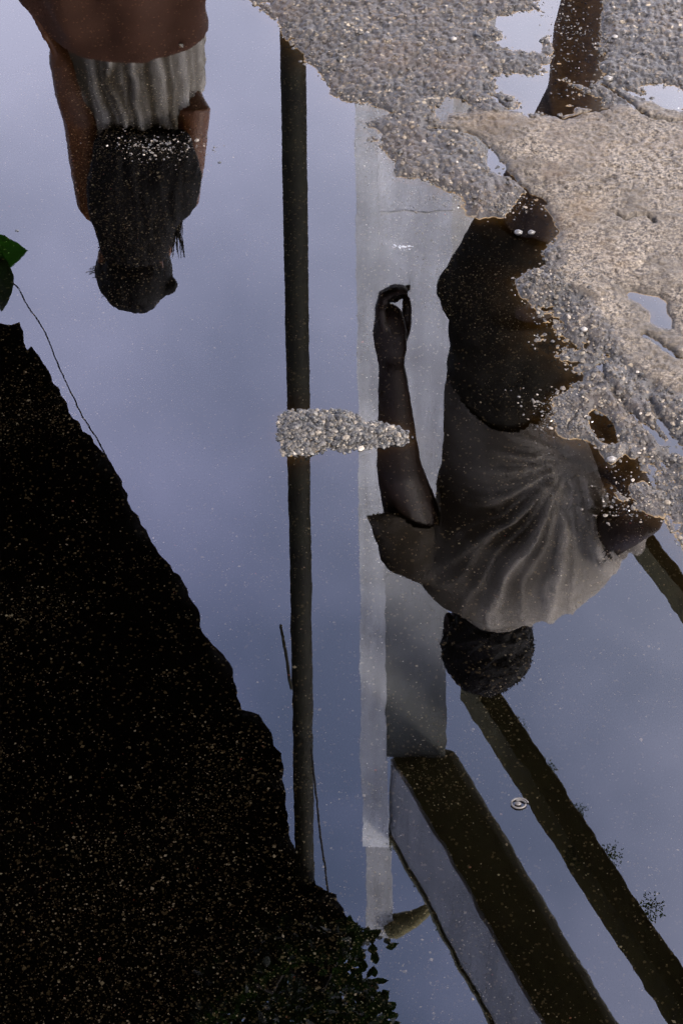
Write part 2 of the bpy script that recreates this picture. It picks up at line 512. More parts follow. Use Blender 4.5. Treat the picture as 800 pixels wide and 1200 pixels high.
    # silt: brown in the shallows, dark further down
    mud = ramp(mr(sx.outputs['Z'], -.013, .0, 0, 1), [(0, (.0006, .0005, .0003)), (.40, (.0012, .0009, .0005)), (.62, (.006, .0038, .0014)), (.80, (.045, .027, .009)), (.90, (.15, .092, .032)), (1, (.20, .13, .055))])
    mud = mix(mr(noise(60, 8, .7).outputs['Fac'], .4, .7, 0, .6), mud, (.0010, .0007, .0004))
    gr = N.new('ShaderNodeTexVoronoi'); gr.inputs['Scale'].default_value = 520
    L.new(g.outputs['Position'], gr.inputs['Vector'])
    sg = N.new('ShaderNodeSeparateColor'); L.new(gr.outputs['Color'], sg.inputs[0])
    spk = N.new('ShaderNodeMath'); spk.operation = 'GREATER_THAN'; spk.inputs[1].default_value = .968; L.new(sg.outputs[1], spk.inputs[0])
    mud = mix(spk.outputs[0], mud, (.10, .085, .06))
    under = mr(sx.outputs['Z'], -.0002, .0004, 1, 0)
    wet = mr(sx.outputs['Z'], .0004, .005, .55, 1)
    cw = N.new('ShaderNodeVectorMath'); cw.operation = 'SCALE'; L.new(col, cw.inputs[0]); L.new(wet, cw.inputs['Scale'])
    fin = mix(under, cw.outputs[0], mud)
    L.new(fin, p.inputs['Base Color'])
    rg = mr(noise(120, 4).outputs['Fac'], .3, .7, .28, .55)
    L.new(rg, p.inputs['Roughness'])
    spl0 = mr(at.outputs['Fac'], 0, 1, .27, .12); dry = mr(sx.outputs['Z'], -.0002, .0004, 0, 1)
    sm_ = N.new('ShaderNodeMath'); sm_.operation = 'MULTIPLY'; L.new(spl0, sm_.inputs[0]); L.new(dry, sm_.inputs[1]); spl = sm_.outputs[0]; L.new(spl, p.inputs['Specular IOR Level'])
    b = N.new('ShaderNodeBump'); b.inputs['Strength'].default_value = .8; b.inputs['Distance'].default_value = .0012
    L.new(noise(420, 6, .75).outputs['Fac'], b.inputs['Height'])
    L.new(b.outputs[0], p.inputs['Normal'])
    return m

def water_material():
    m = bpy.data.materials.new('puddle_water'); m.use_nodes = True
    nt = m.node_tree; N = nt.nodes; L = nt.links; N.clear()
    g = N.new('ShaderNodeNewGeometry')
    def nz(scale, off):
        mp = N.new('ShaderNodeMapping'); mp.inputs['Location'].default_value = (off, off * .7, 0)
        L.new(g.outputs['Position'], mp.inputs[0])
        n = N.new('ShaderNodeTexNoise'); n.inputs['Scale'].default_value = scale; n.inputs['Detail'].default_value = 2
        L.new(mp.outputs[0], n.inputs['Vector']); return n.outputs['Color']
    def centred(col, amp):
        a = N.new('ShaderNodeVectorMath'); a.operation = 'SUBTRACT'; a.inputs[1].default_value = (.5, .5, .5); L.new(col, a.inputs[0])
        s = N.new('ShaderNodeVectorMath'); s.operation = 'MULTIPLY'; s.inputs[1].default_value = (amp, amp, 0); L.new(a.outputs[0], s.inputs[0])
        return s.outputs[0]
    a = N.new('ShaderNodeVectorMath'); a.operation = 'ADD'
    L.new(centred(nz(60, 3), .0014), a.inputs[0]); L.new(centred(nz(9, 8), .0022), a.inputs[1])
    b = N.new('ShaderNodeVectorMath'); b.operation = 'ADD'; b.inputs[1].default_value = (0, 0, 1)
    L.new(a.outputs[0], b.inputs[0])
    nn = N.new('ShaderNodeVectorMath'); nn.operation = 'NORMALIZE'; L.new(b.outputs[0], nn.inputs[0])
    fr = N.new('ShaderNodeFresnel'); fr.inputs['IOR'].default_value = 1.75
    gl = N.new('ShaderNodeBsdfGlossy'); gl.inputs['Roughness'].default_value = 0.0
    L.new(nn.outputs[0], gl.inputs['Normal']); L.new(nn.outputs[0], fr.inputs['Normal'])
    tr = N.new('ShaderNodeBsdfTransparent'); tr.inputs['Color'].default_value = (.68, .58, .42, 1)
    mx = N.new('ShaderNodeMixShader')
    L.new(fr.outputs[0], mx.inputs[0]); L.new(tr.outputs[0], mx.inputs[1]); L.new(gl.outputs[0], mx.inputs[2])
    o = N.new('ShaderNodeOutputMaterial'); L.new(mx.outputs[0], o.inputs[0])
    return m

def tint_material(name, stops, rough=.45, under=None, bump=0.0):
    """each stone its own colour, from the point attribute 'tint'"""
    m, nt, p = new_mat(name); N = nt.nodes; L = nt.links
    at = N.new('ShaderNodeAttribute'); at.attribute_name = 'tint'
    r = N.new('ShaderNodeValToRGB'); e = r.color_ramp.elements
    e[0].position, e[0].color = stops[0][0], (*stops[0][1], 1)
    e[1].position, e[1].color = stops[-1][0], (*stops[-1][1], 1)
    for pos, c in stops[1:-1]:
        q = e.new(pos); q.color = (*c, 1)
    L.new(at.outputs['Fac'], r.inputs[0]); L.new(r.outputs[0], p.inputs['Base Color'])
    p.inputs['Roughness'].default_value = rough; p.inputs['Specular IOR Level'].default_value = .28
    if bump:
        g = N.new('ShaderNodeNewGeometry'); n = N.new('ShaderNodeTexNoise'); n.inputs['Scale'].default_value = 900
        L.new(g.outputs['Position'], n.inputs['Vector'])
        b = N.new('ShaderNodeBump'); b.inputs['Distance'].default_value = bump; b.inputs['Strength'].default_value = .6
        L.new(n.outputs['Fac'], b.inputs['Height']); L.new(b.outputs[0], p.inputs['Normal'])
    return m

M_ground = ground_material()
M_water = water_material()
M_pebble = tint_material('pebbles', [(0, (.008, .007, .005)), (.5, (.024, .019, .013)), (.85, (.042, .033, .022)), (.97, (.08, .063, .042)), (1, (.15, .13, .105))], .55, bump=.0004)
M_grain = tint_material('grains', [(0, (.025, .018, .008)), (.5, (.09, .07, .04)), (.80, (.32, .29, .22)), (.99, (.80, .78, .74)), (1, (.40, .03, .015))], .5)

# ------------------------------------------------------------------ ground
def axis(lo, hi, step, far):
    a = list(np.arange(lo, hi + step * .5, step))
    s = step; x = a[-1]; up = []
    while x < far:
        s *= 1.09; x += s; up.append(x)
    s = step; x = a[0]; dn = []
    while x > -far:
        s *= 1.09; x -= s; dn.append(x)
    return np.array(dn[::-1] + a + up)

gx = axis(-.40, .42, .00133, 1500)
gy = axis(1.06, 2.56, .0020, 1500)
X, Y = np.meshgrid(gx, gy)
shape = X.shape
xf, yf = X.ravel(), Y.ravel()
fine = 1.0
hh, sw, dd = height(xf, yf)
farm = np.maximum(np.abs(xf), np.abs(yf - 1.8))
flat = sstep(2.0, 6.0, farm)
hh = hh * (1 - flat) + flat * .012
V = np.stack([xf, yf, hh], 1)
ny, nx = shape
idx = np.arange(nx * ny).reshape(ny, nx)
Fq = np.stack([idx[:-1, :-1].ravel(), idx[:-1, 1:].ravel(), idx[1:, 1:].ravel(), idx[1:, :-1].ravel()], 1)
me = mesh_np('ground', V, Fq, M_ground)
at = me.attributes.new('slab', 'FLOAT', 'POINT'); at.data.foreach_set('value', sw.astype(np.float32))
ground = tag(link('ground', me), kind='structure')

# ------------------------------------------------------------------ water
wm = MB(); wm.add([(-1.25, .35, 0), (1.25, .35, 0), (1.25, 3.6, 0), (-1.25, 3.6, 0)], [(0, 1, 2, 3)])
water = tag(wm.build('water', M_water, smooth=False), kind='structure')

# ------------------------------------------------------------------ loose stones
def ico():
    t = (1 + 5 ** .5) / 2
    v = np.array([(-1,t,0),(1,t,0),(-1,-t,0),(1,-t,0),(0,-1,t),(0,1,t),(0,-1,-t),(0,1,-t),(t,0,-1),(t,0,1),(-t,0,-1),(-t,0,1)], float)
    v /= np.linalg.norm(v[0])
    f = np.array([(0,11,5),(0,5,1),(0,1,7),(0,7,10),(0,10,11),(1,5,9),(5,11,4),(11,10,2),(10,7,6),(7,1,8),(3,9,4),(3,4,2),(3,2,6),(3,6,8),(3,8,9),(4,9,5),(2,4,11),(6,2,10),(8,6,7),(9,8,1)])
    return v, f

def octa():
    v = np.array([(1,0,0),(0,1,0),(-1,0,0),(0,-1,0),(0,0,1),(0,0,-1)], float)
    f = np.array([(0,1,4),(1,2,4),(2,3,4),(3,0,4),(1,0,5),(2,1,5),(3,2,5),(0,3,5)])
    return v, f

def scatter(name, x, y, z, r, mat, tmpl, flatz=.65, smooth=False):
    tv, tf = tmpl
    n = len(x); k = len(tv)
    ang = RNG.uniform(0, 2*np.pi, n); c, s = np.cos(ang), np.sin(ang)
    jit = 1 + RNG.uniform(-.28, .28, (n, k, 3))
    v = tv[None] * jit
    v[:, :, 0] *= (1 + RNG.uniform(-.1, .5, n))[:, None]
    v[:, :, 2] *= (flatz * RNG.uniform(.7, 1.25, n))[:, None]
    vx = v[:, :, 0]*c[:, None] - v[:, :, 1]*s[:, None]
    vy = v[:, :, 0]*s[:, None] + v[:, :, 1]*c[:, None]
    P = np.stack([vx*r[:, None] + x[:, None], vy*r[:, None] + y[:, None], v[:, :, 2]*r[:, None] + z[:, None]], 2).reshape(-1, 3)
    Fc = (tf[None] + (np.arange(n)*k)[:, None, None]).reshape(-1, 3)
    me = mesh_np(name, P, Fc, mat, smooth)
    t = np.repeat(RNG.uniform(0, 1, n), k)
    a = me.attributes.new('tint', 'FLOAT', 'POINT'); a.data.foreach_set('value', t.astype(np.float32))
    return link(name, me)

# gravel lying on the land
n = 60000
x = RNG.uniform(-.42, .46, n); y = RNG.uniform(1.05, 2.58, n)
h, sl, d = height(x, y)
keep = (d > -.006) & (d < .30) & (sl < .3) & (h > -.0022)
dens = np.where(d < .012, .9, .22)
rg = poly_sdf(x, y, ROUGH, .1)
dens = np.where(rg > 0, 1.0, dens)
keep &= RNG.uniform(0, 1, n) < dens
x, y, h = x[keep][:21000], y[keep][:21000], h[keep][:21000]
r = np.minimum(.0011 * np.exp(RNG.normal(0, .42, len(x))), .0036)
o = scatter('gravel', x, y, h + r * .15, r, M_pebble, ico())
tag(o, 'wet grey gravel strewn over the worn asphalt along the puddle', 'gravel', kind='stuff')

# gravel of the little island
n = 9000
c0 = np.array(ISLAND)
x = RNG.uniform(c0[:, 0].min(), c0[:, 0].max(), n); y = RNG.uniform(c0[:, 1].min(), c0[:, 1].max(), n)
h, sl, d = height(x, y)
keep = d > -.0045 + .003*fbm(x, y, .012, 2, 44)
x, y, h = x[keep], y[keep], h[keep]
r = np.minimum(.00085 * np.exp(RNG.normal(0, .5, len(x))), .0032)
M_island = tint_material('island_grit', [(0, (.004, .004, .003)), (.45, (.014, .012, .009)), (.85, (.036, .031, .024)), (.97, (.075, .06, .04)), (1, (.15, .13, .10))], .5, bump=.0004)
o = scatter('gravel_island', x, y, np.maximum(h, -.0008) + r * .35, r, M_island, ico())
tag(o, 'small island of grey gravel rising from the middle of the puddle', 'gravel island', kind='stuff')

# grains on the puddle floor and in the shoals
n = 170000
x = RNG.uniform(-.42, .44, n); y = RNG.uniform(1.05, 2.4, n)
cl = fbm(x, y, .09, 4, 201) + .5
h, sl, d = height(x, y)
near = np.zeros(n)
for (cx, cy), rx, ry, amp in SHOAL:
    near += np.exp(-(((x - cx)/rx)**2 + ((y - cy)/ry)**2))
low = sstep(1.45, 1.10, y) * sstep(.12, -.10, x)
keep = (h < -.0005) & (RNG.uniform(0, 1, n) < np.clip(.07 + 1.3*cl**3 + .8*near + .85*low, 0, 1))
x, y, h = x[keep][:62000], y[keep][:62000], h[keep][:62000]
r = np.minimum(.00042 * np.exp(RNG.normal(0, .48, len(x))), .0017)
o = scatter('sand_grains', x, y, h + r*.4, r, M_grain, octa(), .8)
tag(o, 'pale sand grains scattered on the dark puddle floor', 'sand', kind='stuff')

# stones that just break the surface
x = []; y = []; r = []
for (cx, cy), rx, ry, num in ((G(190, 172), .050, .022, 420), (G(735, 583), .030, .030, 330), (G(657, 492), .022, .03, 230), (G(640, 470), .03, .02, 120),
                              (G(520, 235), .035, .016, 110), (G(385, 1150), .085, .05, 6), (G(455, 172), .02, .012, 30), (G(650, 330), .03, .03, 260), (G(600, 240), .03, .015, 160), (G(672, 35), .026, .06, 330), (G(668, 110), .02, .012, 30)):
    x += list(RNG.normal(cx, rx*.6, num)); y += list(RNG.normal(cy, ry*.6, num)); r += list(.0009*np.exp(RNG.normal(0, .4, num)))
x, y, r = np.array(x), np.array(y), np.minimum(np.array(r), .0024)
h, sl, d = height(x, y)
z = np.where(h < 0, np.maximum(h, -r * RNG.uniform(.0, .9, len(x))), h)
o = scatter('shallow_stones', x, y, z, r, M_pebble, ico(), .7)
tag(o, 'wet stone chips just breaking the surface in the shallow spots', 'stone chips', kind='stuff')

# ------------------------------------------------------------------ people
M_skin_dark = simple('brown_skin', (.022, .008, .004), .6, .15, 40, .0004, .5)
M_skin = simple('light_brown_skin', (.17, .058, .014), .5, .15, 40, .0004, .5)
M_hair = simple('black_hair', (.008, .006, .005), .7, .4, 120, .003, .2, bscale=160)
M_shorts = simple('dark_cotton', (.016, .013, .008), .85, .3, 30, .002, .2)
M_sole = simple('dark_rubber', (.02, .02, .02), .7, .2, 30)
M_strap = simple('black_watch_strap', (.006, .006, .006), .5, .2, 30)
M_eye = simple('eye_white', (.6, .57, .52), .2, .02, 10)
M_skirt = simple('peach_cotton', (.105, .046, .026), .8, .12, 25, .002, .2)

def cloth(name, col, cling, trans):
    """sheer cloth: skin shows through where it clings; light on the folds is painted whiter"""
    m, nt, p = new_mat(name); N = nt.nodes; L = nt.links
    at = N.new('ShaderNodeAttribute'); at.attribute_name = 'gather_light'
    mx0 = N.new('ShaderNodeMix'); mx0.data_type = 'RGBA'
    L.new(at.outputs['Fac'], mx0.inputs['Factor']); mx0.inputs['A'].default_value = (*cling, 1); mx0.inputs['B'].default_value = (*col, 1)
    L.new(mx0.outputs['Result'], p.inputs['Base Color'])
    p.inputs['Roughness'].default_value = .85; p.inputs['Specular IOR Level'].default_value = .2
    t = N.new('ShaderNodeBsdfTranslucent'); L.new(mx0.outputs['Result'], t.inputs['Color'])
    mx = N.new('ShaderNodeMixShader'); mx.inputs[0].default_value = trans
    L.new(p.outputs[0], mx.inputs[1]); L.new(t.outputs[0], mx.inputs[2]); L.new(mx.outputs[0], N['Material Output'].inputs[0])
    return m

def gather_light(me, fn):
    n = len(me.vertices); co = np.empty(n*3, np.float32); me.vertices.foreach_get('co', co)
    v = np.clip(fn(co.reshape(-1, 3)), 0, 1).astype(np.float32)
    a = me.attributes.new('gather_light', 'FLOAT', 'POINT'); a.data.foreach_set('value', v)
    return me

M_shirt = cloth('pale_thin_shirt', (.88, .80, .70), (.055, .040, .024), .35)
M_blouse = cloth('white_blouse', (.90, .84, .74), (.11, .085, .05), .25)

def hand(mb, wrist, palm_end, side, tips, r=.0095, palm_r=.030, thumb=None, nrm=None):
    """palm from the wrist, four fingers and a thumb, each finger a bent chain"""
    w = Vector(wrist); pe = Vector(palm_end); s = Vector(side).normalized()
    ax = (pe - w).normalized()
    nn = ax.cross(s).normalized()
    mb.tube([w, w + (pe-w)*.45, pe], [palm_r*.78, palm_r*1.05, palm_r*.98], 14, flat=.48, up=nn)
    lens = (.068, .076, .071, .056)
    for i in range(4):
        root = pe + s * (.028 - .0185*i) - ax*.006
        curl, spread = tips[i]
        d = ax; pts = [root - ax*.012, root]
        for k in range(3):
            q = Matrix.Rotation(curl*(k+1)*.5, 3, s)
            dd = (q @ ax + s*spread*.25).normalized()
            pts.append(pts[-1] + dd * lens[i] * (.45, .32, .26)[k])
        mb.tube(pts, [r, r, r*.95, r*.85, r*.68], 10)
    if thumb:
        mb.tube([w + (pe-w)*.25 + s*palm_r*.5] + [Vector(t) for t in thumb], [r*1.3] + [r*1.15, r*1.05, r*.8][:len(thumb)], 10)

def head(mb, c, yaw, k=1.0):
    """skull, jaw, nose, lips, brow and ears; faces +Y turned by yaw"""
    R = Matrix.Rotation(yaw, 3, 'Z'); c = Vector(c)
    def P(x, y, z): return c + R @ Vector((x, y, z)) * k
    mb.ell(P(0, -.012, .03), (.074*k, .092*k, .088*k), rot=R)
    mb.ell(P(0, .018, -.035), (.058*k, .068*k, .075*k), rot=R)
    mb.ell(P(0, .062, -.088), (.026*k, .022*k, .020*k), rot=R)
    mb.tube([P(0, .082, .025), P(0, .100, -.012), P(0, .098, -.022)], [.008*k, .013*k, .012*k], 8)
    for s in (-1, 1):
        mb.ell(P(s*.076, -.005, -.005), (.010*k, .018*k, .031*k), 10, 8, R)
        mb.ell(P(s*.030, .074, .028), (.024*k, .010*k, .007*k), 10, 6, R)
    mb.ell(P(0, .082, -.050), (.024*k, .010*k, .006*k), 10, 6, R)
    mb.ell(P(0, .080, -.061), (.020*k, .010*k, .006*k), 10, 6, R)
    return P

def foot(mb, ankle, yaw):
    a = Vector(ankle); f = Vector((math.sin(-yaw), math.cos(yaw), 0))
    mb.tube([a + f*-.03 + Vector((0,0,-.045)), a + f*.06 + Vector((0,0,-.045)), a + f*.14 + Vector((0,0,-.058)), a + f*.18 + Vector((0,0,-.064))],
            [.034, .036, .036, .026], 12, flat=.75, up=(0, 0, 1))

# ---- man, his back to us
man = empty('person', (.31, 3.15, .014), 'person with short dark hair in a loose short-sleeved shirt and dark shorts, hand at waist', 'person')
mo = Vector((.31, 3.15, .014))
def off(me, o):
    n = len(me.vertices); co = np.empty(n*3, np.float32); me.vertices.foreach_get('co', co)
    co = co.reshape(-1, 3) - np.array(o, np.float32); me.vertices.foreach_set('co', co.ravel()); me.update(); return me

MY = 3.1
b = MB()
hc = Vector((.270, 3.12, 1.686))
Ph = head(b, hc, rad(8))
b.tube([(.285, 3.09, 1.50), (.278, 3.10, 1.60), hc + Vector((0, 0, -.02))], [.062, .056, .054])
b.sect([(.20, .375, MY, .085, 1.02), (.19, .385, MY, .095, 1.15), (.185, .395, MY, .105, 1.30), (.165, .415, MY, .105, 1.42), (.17, .41, MY, .085, 1.49), (.22, .35, MY, .06, 1.53)])
b.sect([(.19, .385, MY, .10, .86), (.185, .39, MY, .105, .95), (.20, .375, MY, .09, 1.03)])
LS = Vector((.140, 3.08, 1.462)); LE = U(467, 548, 3.03); LW = U(459, 428, 3.08)
RS = Vector((.425, 3.08, 1.445)); RE = U(752, 606, 2.90); RW = U(688, 462, 3.02)
def mid(a, b_, t): return a*(1-t) + b_*t
b.tube([LS, mid(LS, LE, .5), LE, mid(LE, LW, .35), mid(LE, LW, .75), LW], [.052, .047, .038, .0325, .026, .0215])
b.tube([RS, mid(RS, RE, .5), RE, mid(RE, RW, .35), mid(RE, RW, .75), RW], [.048, .043, .038, .037, .029, .024])
# hanging hand: fingers curl round towards the thumb tip
b.tube([LW, U(458, 408, 3.09), U(456, 388, 3.10), U(456, 372, 3.11)], [.0215, .0265, .0290, .0250], 14, flat=.62, up=(0, 1, .3))
for fi, (dy, sh, ln) in enumerate(((.028, 0, 1.0), (.010, -2, 1.04), (-.008, -3, 1.0), (-.024, -1, .86))):
    b.tube([U(449 + sh*.5, 380, MY + .015 + dy), U(446 + sh*.5, 362, MY + .02 + dy), U(450 + sh*.5, 361 - 16*ln, MY + .03 + dy), U(462, 359 - 21*ln, MY + .04 + dy), U(472 + fi, 358 - 20*ln, MY + .045 + dy*.7)],
           [.0100, .0096, .0090, .0084, .0062], 10)
b.tube([U(462, 350, MY+.06), U(471, 342, MY + .065), U(480, 336, MY + .065)], [.0085, .0080, .0050], 10)
b.tube([U(464, 404, 3.10), U(471, 391, 3.12), U(476, 375, 3.135), U(477, 360, 3.14), U(476, 350, 3.145)], [.0150, .0130, .0105, .0092, .0070], 10)
pe2 = U(655, 448, 3.04)
hand(b, RW, pe2, Vector((0, -.3, -1)), [(-.3, .1), (-.3, 0), (-.3, 0), (-.3, 0)], thumb=[U(665, 470, 3.0), U(650, 480, 3.0)])
legs = [((.262, MY-.01, .90), (.352, 3.07, .50), (.365, 3.02, .095)), ((.335, MY+.01, .90), (.385, 3.22, .50), (.385, 3.30, .095))]
for hp, kn, an in legs:
    hp, kn, an = Vector(hp), Vector(kn), Vector(an)
    b.tube([hp, mid(hp, kn, .5), kn, mid(kn, an, .3), mid(kn, an, .7), an], [.088, .074, .054, .056, .040, .034])
    foot(b, an, rad(4))
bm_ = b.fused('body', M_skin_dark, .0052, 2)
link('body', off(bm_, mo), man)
# eyes
for s in (-1, 1):
    e = MB(); e.ell(Ph(s*.030, .076, .012), (.011, .008, .009), 12, 8); link('eye', off(e.mesh('eye', M_eye), mo), man)
# hair
hb = MB()
hb.ell(hc + Vector((0, -.022, .040)), (.086, .096, .092), 24, 14)
hb.ell(hc + Vector((0, -.050, -.022)), (.076, .052, .062), 20, 12)
def shag(amp, sc):
    def f(co, no):
        return (amp * (fbm(co[:, 0]*1.0 + co[:, 2]*.6, co[:, 1] - co[:, 2]*.8, sc, 3, 77) + .4*fbm(co[:, 0], co[:, 2], sc*.4, 2, 78))).astype(np.float32)
    return f
hs = MB()
for i in range(700):
    a = random.uniform(0, 2*math.pi); t = random.uniform(-.55, .95)
    d = Vector((math.cos(a)*math.sqrt(1-t*t), math.sin(a)*math.sqrt(1-t*t), t))
    if d.y > .45 and d.z < .35: continue
    p0 = hc + Vector((d.x*.084, -.022 + d.y*.094, .040 + d.z*.09)); l_ = random.uniform(.002, .007)
    p1 = p0 + (d + Vector((random.uniform(-.7, .7), random.uniform(-.7, .7), random.uniform(-.7, .7)))).normalized()*l_
    hs.tube([p0, mid(p0, p1, .5) + Vector((0, 0, .001)), p1], [.0012, .0010, .0005], 4, round_ends=False)
ho = link('hair_strands', off(hs.mesh('hair_strands', M_hair), mo), man); ho['kind'] = 'stuff'
def hcut(c, nrm): return c.y > hc.y + .055 and c.z < hc.z + .055
hm = hb.fused('hair', M_hair, .004, 1, shag(.007, .014), hcut)
link('hair', off(hm, mo), man)
# shirt: thin shell with folds that run from the hand at the waist
G0 = np.array([.385, 1.145])
def fold_f(co):
    x = co[:, 0]; z = co[:, 2]
    dx = x - G0[0]; dz = z - G0[1]
    r = np.hypot(dx, dz); th = np.arctan2(dz, -dx)
    th = th + .10*np.sin(r*8) + .14*fbm(x, z, .14, 2, 5)
    a = np.abs(np.sin(th*9.5 + .6 + 1.8*fbm(x, z, .25, 2, 6))); b_ = np.abs(np.sin(th*24 + 1.3 + 2*fbm(x, z, .1, 2, 7)))
    f = (1 - a) ** 3.0 * (.7 + .8*fbm(x, z, .09, 2, 8)) + .38*(1 - b_) ** 2.2
    w = np.clip(r/.06, 0, 1) * np.clip((.60 - r)/.25, .15, 1) * (.12 + .88*sstep(.19, .33, x + .25*(z - 1.3)))
    return f * w, w
def folds(co, no):
    f, w = fold_f(co)
    return (.020*f - .006*w + .0025*fbm(co[:, 0] + co[:, 1], co[:, 2], .03, 3, 9)).astype(np.float32)
def shirt_gather_light(co):  # light on fold ridges and the right side, put into the cloth colour
    f, w = fold_f(co); x = co[:, 0]; z = co[:, 2]
    sheer = .45*sstep(.27, .44, x) + .38*sstep(1.42, 1.58, z)*sstep(.20, .30, x) + .22*sstep(1.28, 1.12, z)*sstep(.24, .34, x)
    return .06 + .62*f + sheer + .25*fbm(x, z, .10, 4, 12)
s_ = MB()
s_.sect([(.172, .405, MY, .118, 1.06), (.168, .425, MY-.005, .125, 1.12), (.172, .450, MY-.005, .130, 1.20), (.168, .470, MY-.005, .130, 1.30), (.145, .482, MY, .128, 1.39),
         (.118, .492, MY, .126, 1.46), (.125, .488, MY, .120, 1.515), (.150, .458, MY, .108, 1.56), (.190, .405, MY, .092, 1.59), (.225, .345, MY, .07, 1.605)], 36, 2.2)
s_.tube([LS + Vector((.03, 0, .0)), LS + Vector((-.012, 0, -.02)), mid(LS, LE, .45) + Vector((-.012, 0, 0)), mid(LS, LE, .80) + Vector((-.014, 0, 0))], [.070, .070, .060, .066], 20, round_ends=False)
s_.tube([RS + Vector((-.03, 0, .0)), RS + Vector((.012, 0, -.02)), mid(RS, RE, .35), mid(RS, RE, .62)], [.066, .066, .057, .049], 20, round_ends=False)
def scut(c, nrm):
    if c.z < 1.075 + .02*math.sin(c.x*30): return True
    a = (LE - LS).normalized(); t = (c - LS).dot(a) / (LE - LS).length
    if c.x < .166 and c.z < 1.366 + (c.y - 3.05)*.97 + .012*math.sin(c.x*60) + .25*(c.x - .11) and c.z > 1.18: return True
    a = (RE - RS).normalized(); t = (c - RS).dot(a) / (RE - RS).length
    if t > .40 and (c - mid(RS, RE, .62)).length < .14 and (c - mid(RS, RE, t)).length < .085 and c.x > .44 and nrm.dot(a) > .3: return True
    return False
sm = gather_light(s_.fused('shirt', M_shirt, .0050, 3, folds, scut), shirt_gather_light)
link('shirt', off(sm, mo), man)
cb = MB()
ring = []
for zz, rr in ((1.590, .066), (1.606, .066), (1.616, .062), (1.614, .058), (1.585, .060)):
    ring.append([Vector((.281 + rr*1.08*math.cos(2*math.pi*k/28), 3.095 + rr*math.sin(2*math.pi*k/28), zz - .012*math.sin(2*math.pi*k/28))) for k in range(28)])
cb.loft(ring, False)
link('collar', off(gather_light(cb.mesh('collar', M_shirt), lambda co: np.full(len(co), .35)), mo), man)
# shorts
q = MB()
q.sect([(.183, .385, MY, .115, .88), (.170, .400, MY, .122, .98), (.172, .400, MY, .118, 1.06), (.178, .398, MY, .112, 1.11)], 32)
q.tube([(.240, MY, .93), (.278, MY-.01, .80), (.300, MY-.02, .72)], [.098, .088, .084], 24, round_ends=False)
q.tube([(.335, MY+.01, .93), (.350, MY+.03, .80), (.368, MY+.07, .66)], [.098, .086, .080], 24, round_ends=False)
def sh_f(co, no): return (.008*fbm(co[:, 0]*1.6 + co[:, 1], co[:, 2], .06, 4, 55)).astype(np.float32)
qm = q.fused('shorts', M_shorts, .006, 3, sh_f)
link('shorts', off(qm, mo), man)
for hp, kn, an in legs:
    sh = MB(); a = Vector(an)
    sh.box((a.x-.045, a.y-.07, .013), (a.x+.045, a.y+.20, .030))
    link('sandal', off(sh.mesh('sandal', M_sole, False), mo), man)

# ---- woman, long hair down her back
WY = 4.1
wo_ = Vector((-.43, 4.12, .014))
wom = empty('person', wo_, 'person with long dark hair over a white blouse and a peach skirt', 'person')
def xw(px, py, Y_=WY): return U(px, py, Y_)
b = MB()
whc = U(157, 296, WY + .02)
Pw = head(b, whc, rad(20), .93)
b.tube([(-.425, WY, 1.42), (-.432, WY, 1.52), whc + Vector((0, 0, -.02))], [.055, .045, .045])
b.sect([(-.50, -.33, WY, .08, 1.02), (-.49, -.345, WY, .075, 1.15), (-.50, -.33, WY, .09, 1.28), (-.52, -.315, WY, .09, 1.37), (-.515, -.32, WY, .07, 1.43), (-.47, -.37, WY, .05, 1.47)])
b.sect([(-.52, -.32, WY, .11, .80), (-.525, -.315, WY, .115, .92), (-.50, -.33, WY, .09, 1.04)])
WLS = Vector((-.502, WY-.02, 1.465)); WLE = U(98, 135, WY-.05); WLW = U(72, 66, WY-.03)
WRS = Vector((-.335, WY-.02, 1.450)); WRE = U(228, 128, WY-.07); WRW = Vector((-.37, WY+.14, 1.20))
b.tube([WLS, mid(WLS, WLE, .5), WLE, mid(WLE, WLW, .5), WLW], [.044, .046, .042, .038, .026])
b.tube([WRS, mid(WRS, WRE, .5), WRE, mid(WRE, WRW, .5), WRW], [.040, .037, .032, .029, .020])
pe = WLW + (WLW - WLE).normalized()*.075
hand(b, WLW, pe, Vector((.3, 1, 0)), [(.25, .1), (.25, 0), (.25, 0), (.25, -.1)], r=.0078, palm_r=.025, thumb=[pe + Vector((.02, .03, .02)), pe + Vector((.02, .045, -.005))])
pe = WRW + Vector((-.05, .05, .01))
hand(b, WRW, pe, Vector((0, 0, 1)), [(.3, .1), (.3, 0), (.3, 0), (.3, -.1)], r=.0078, palm_r=.025, thumb=[pe + Vector((0, 0, .03)), pe + Vector((-.02, 0, .04))])
wlegs = [((-.475, WY, .85), (-.475, WY+.01, .47), (-.475, WY-.02, .095)), ((-.375, WY, .85), (-.375, WY+.03, .47), (-.375, WY+.06, .095))]
for hp, kn, an in wlegs:
    hp, kn, an = Vector(hp), Vector(kn), Vector(an)
    b.tube([hp, mid(hp, kn, .5), kn, mid(kn, an, .3), mid(kn, an, .7), an], [.082, .066, .048, .050, .034, .030])
    foot(b, an, rad(0))
link('body', off(b.fused('body', M_skin, .0055, 2), wo_), wom)
for s in (-1, 1):
    e = MB(); e.ell(Pw(s*.030, .076, .012), (.010, .008, .008), 12, 8); link('eye', off(e.mesh('eye', M_eye), wo_), wom)
hb = MB()
hb.ell(whc + Vector((0, -.018, .035)), (.080, .090, .086), 24, 14)
hy = WY - .118
secs = []
for py, xl, xr, ry in ((152, 122, 218, .014), (164, 110, 226, .024), (205, 102, 238, .042), (240, 102, 230, .046), (268, 112, 208, .046), (295, 118, 198, .05)):
    a = U(xl, py, hy); c = U(xr, py, hy)
    secs.append((a.x, c.x, hy, ry, (a.z + c.z)/2))
hb.sect(secs, 28)
bp = U(193, 333, WY-.03)
hb.ell(bp, (.026, .024, .018), 12, 8)
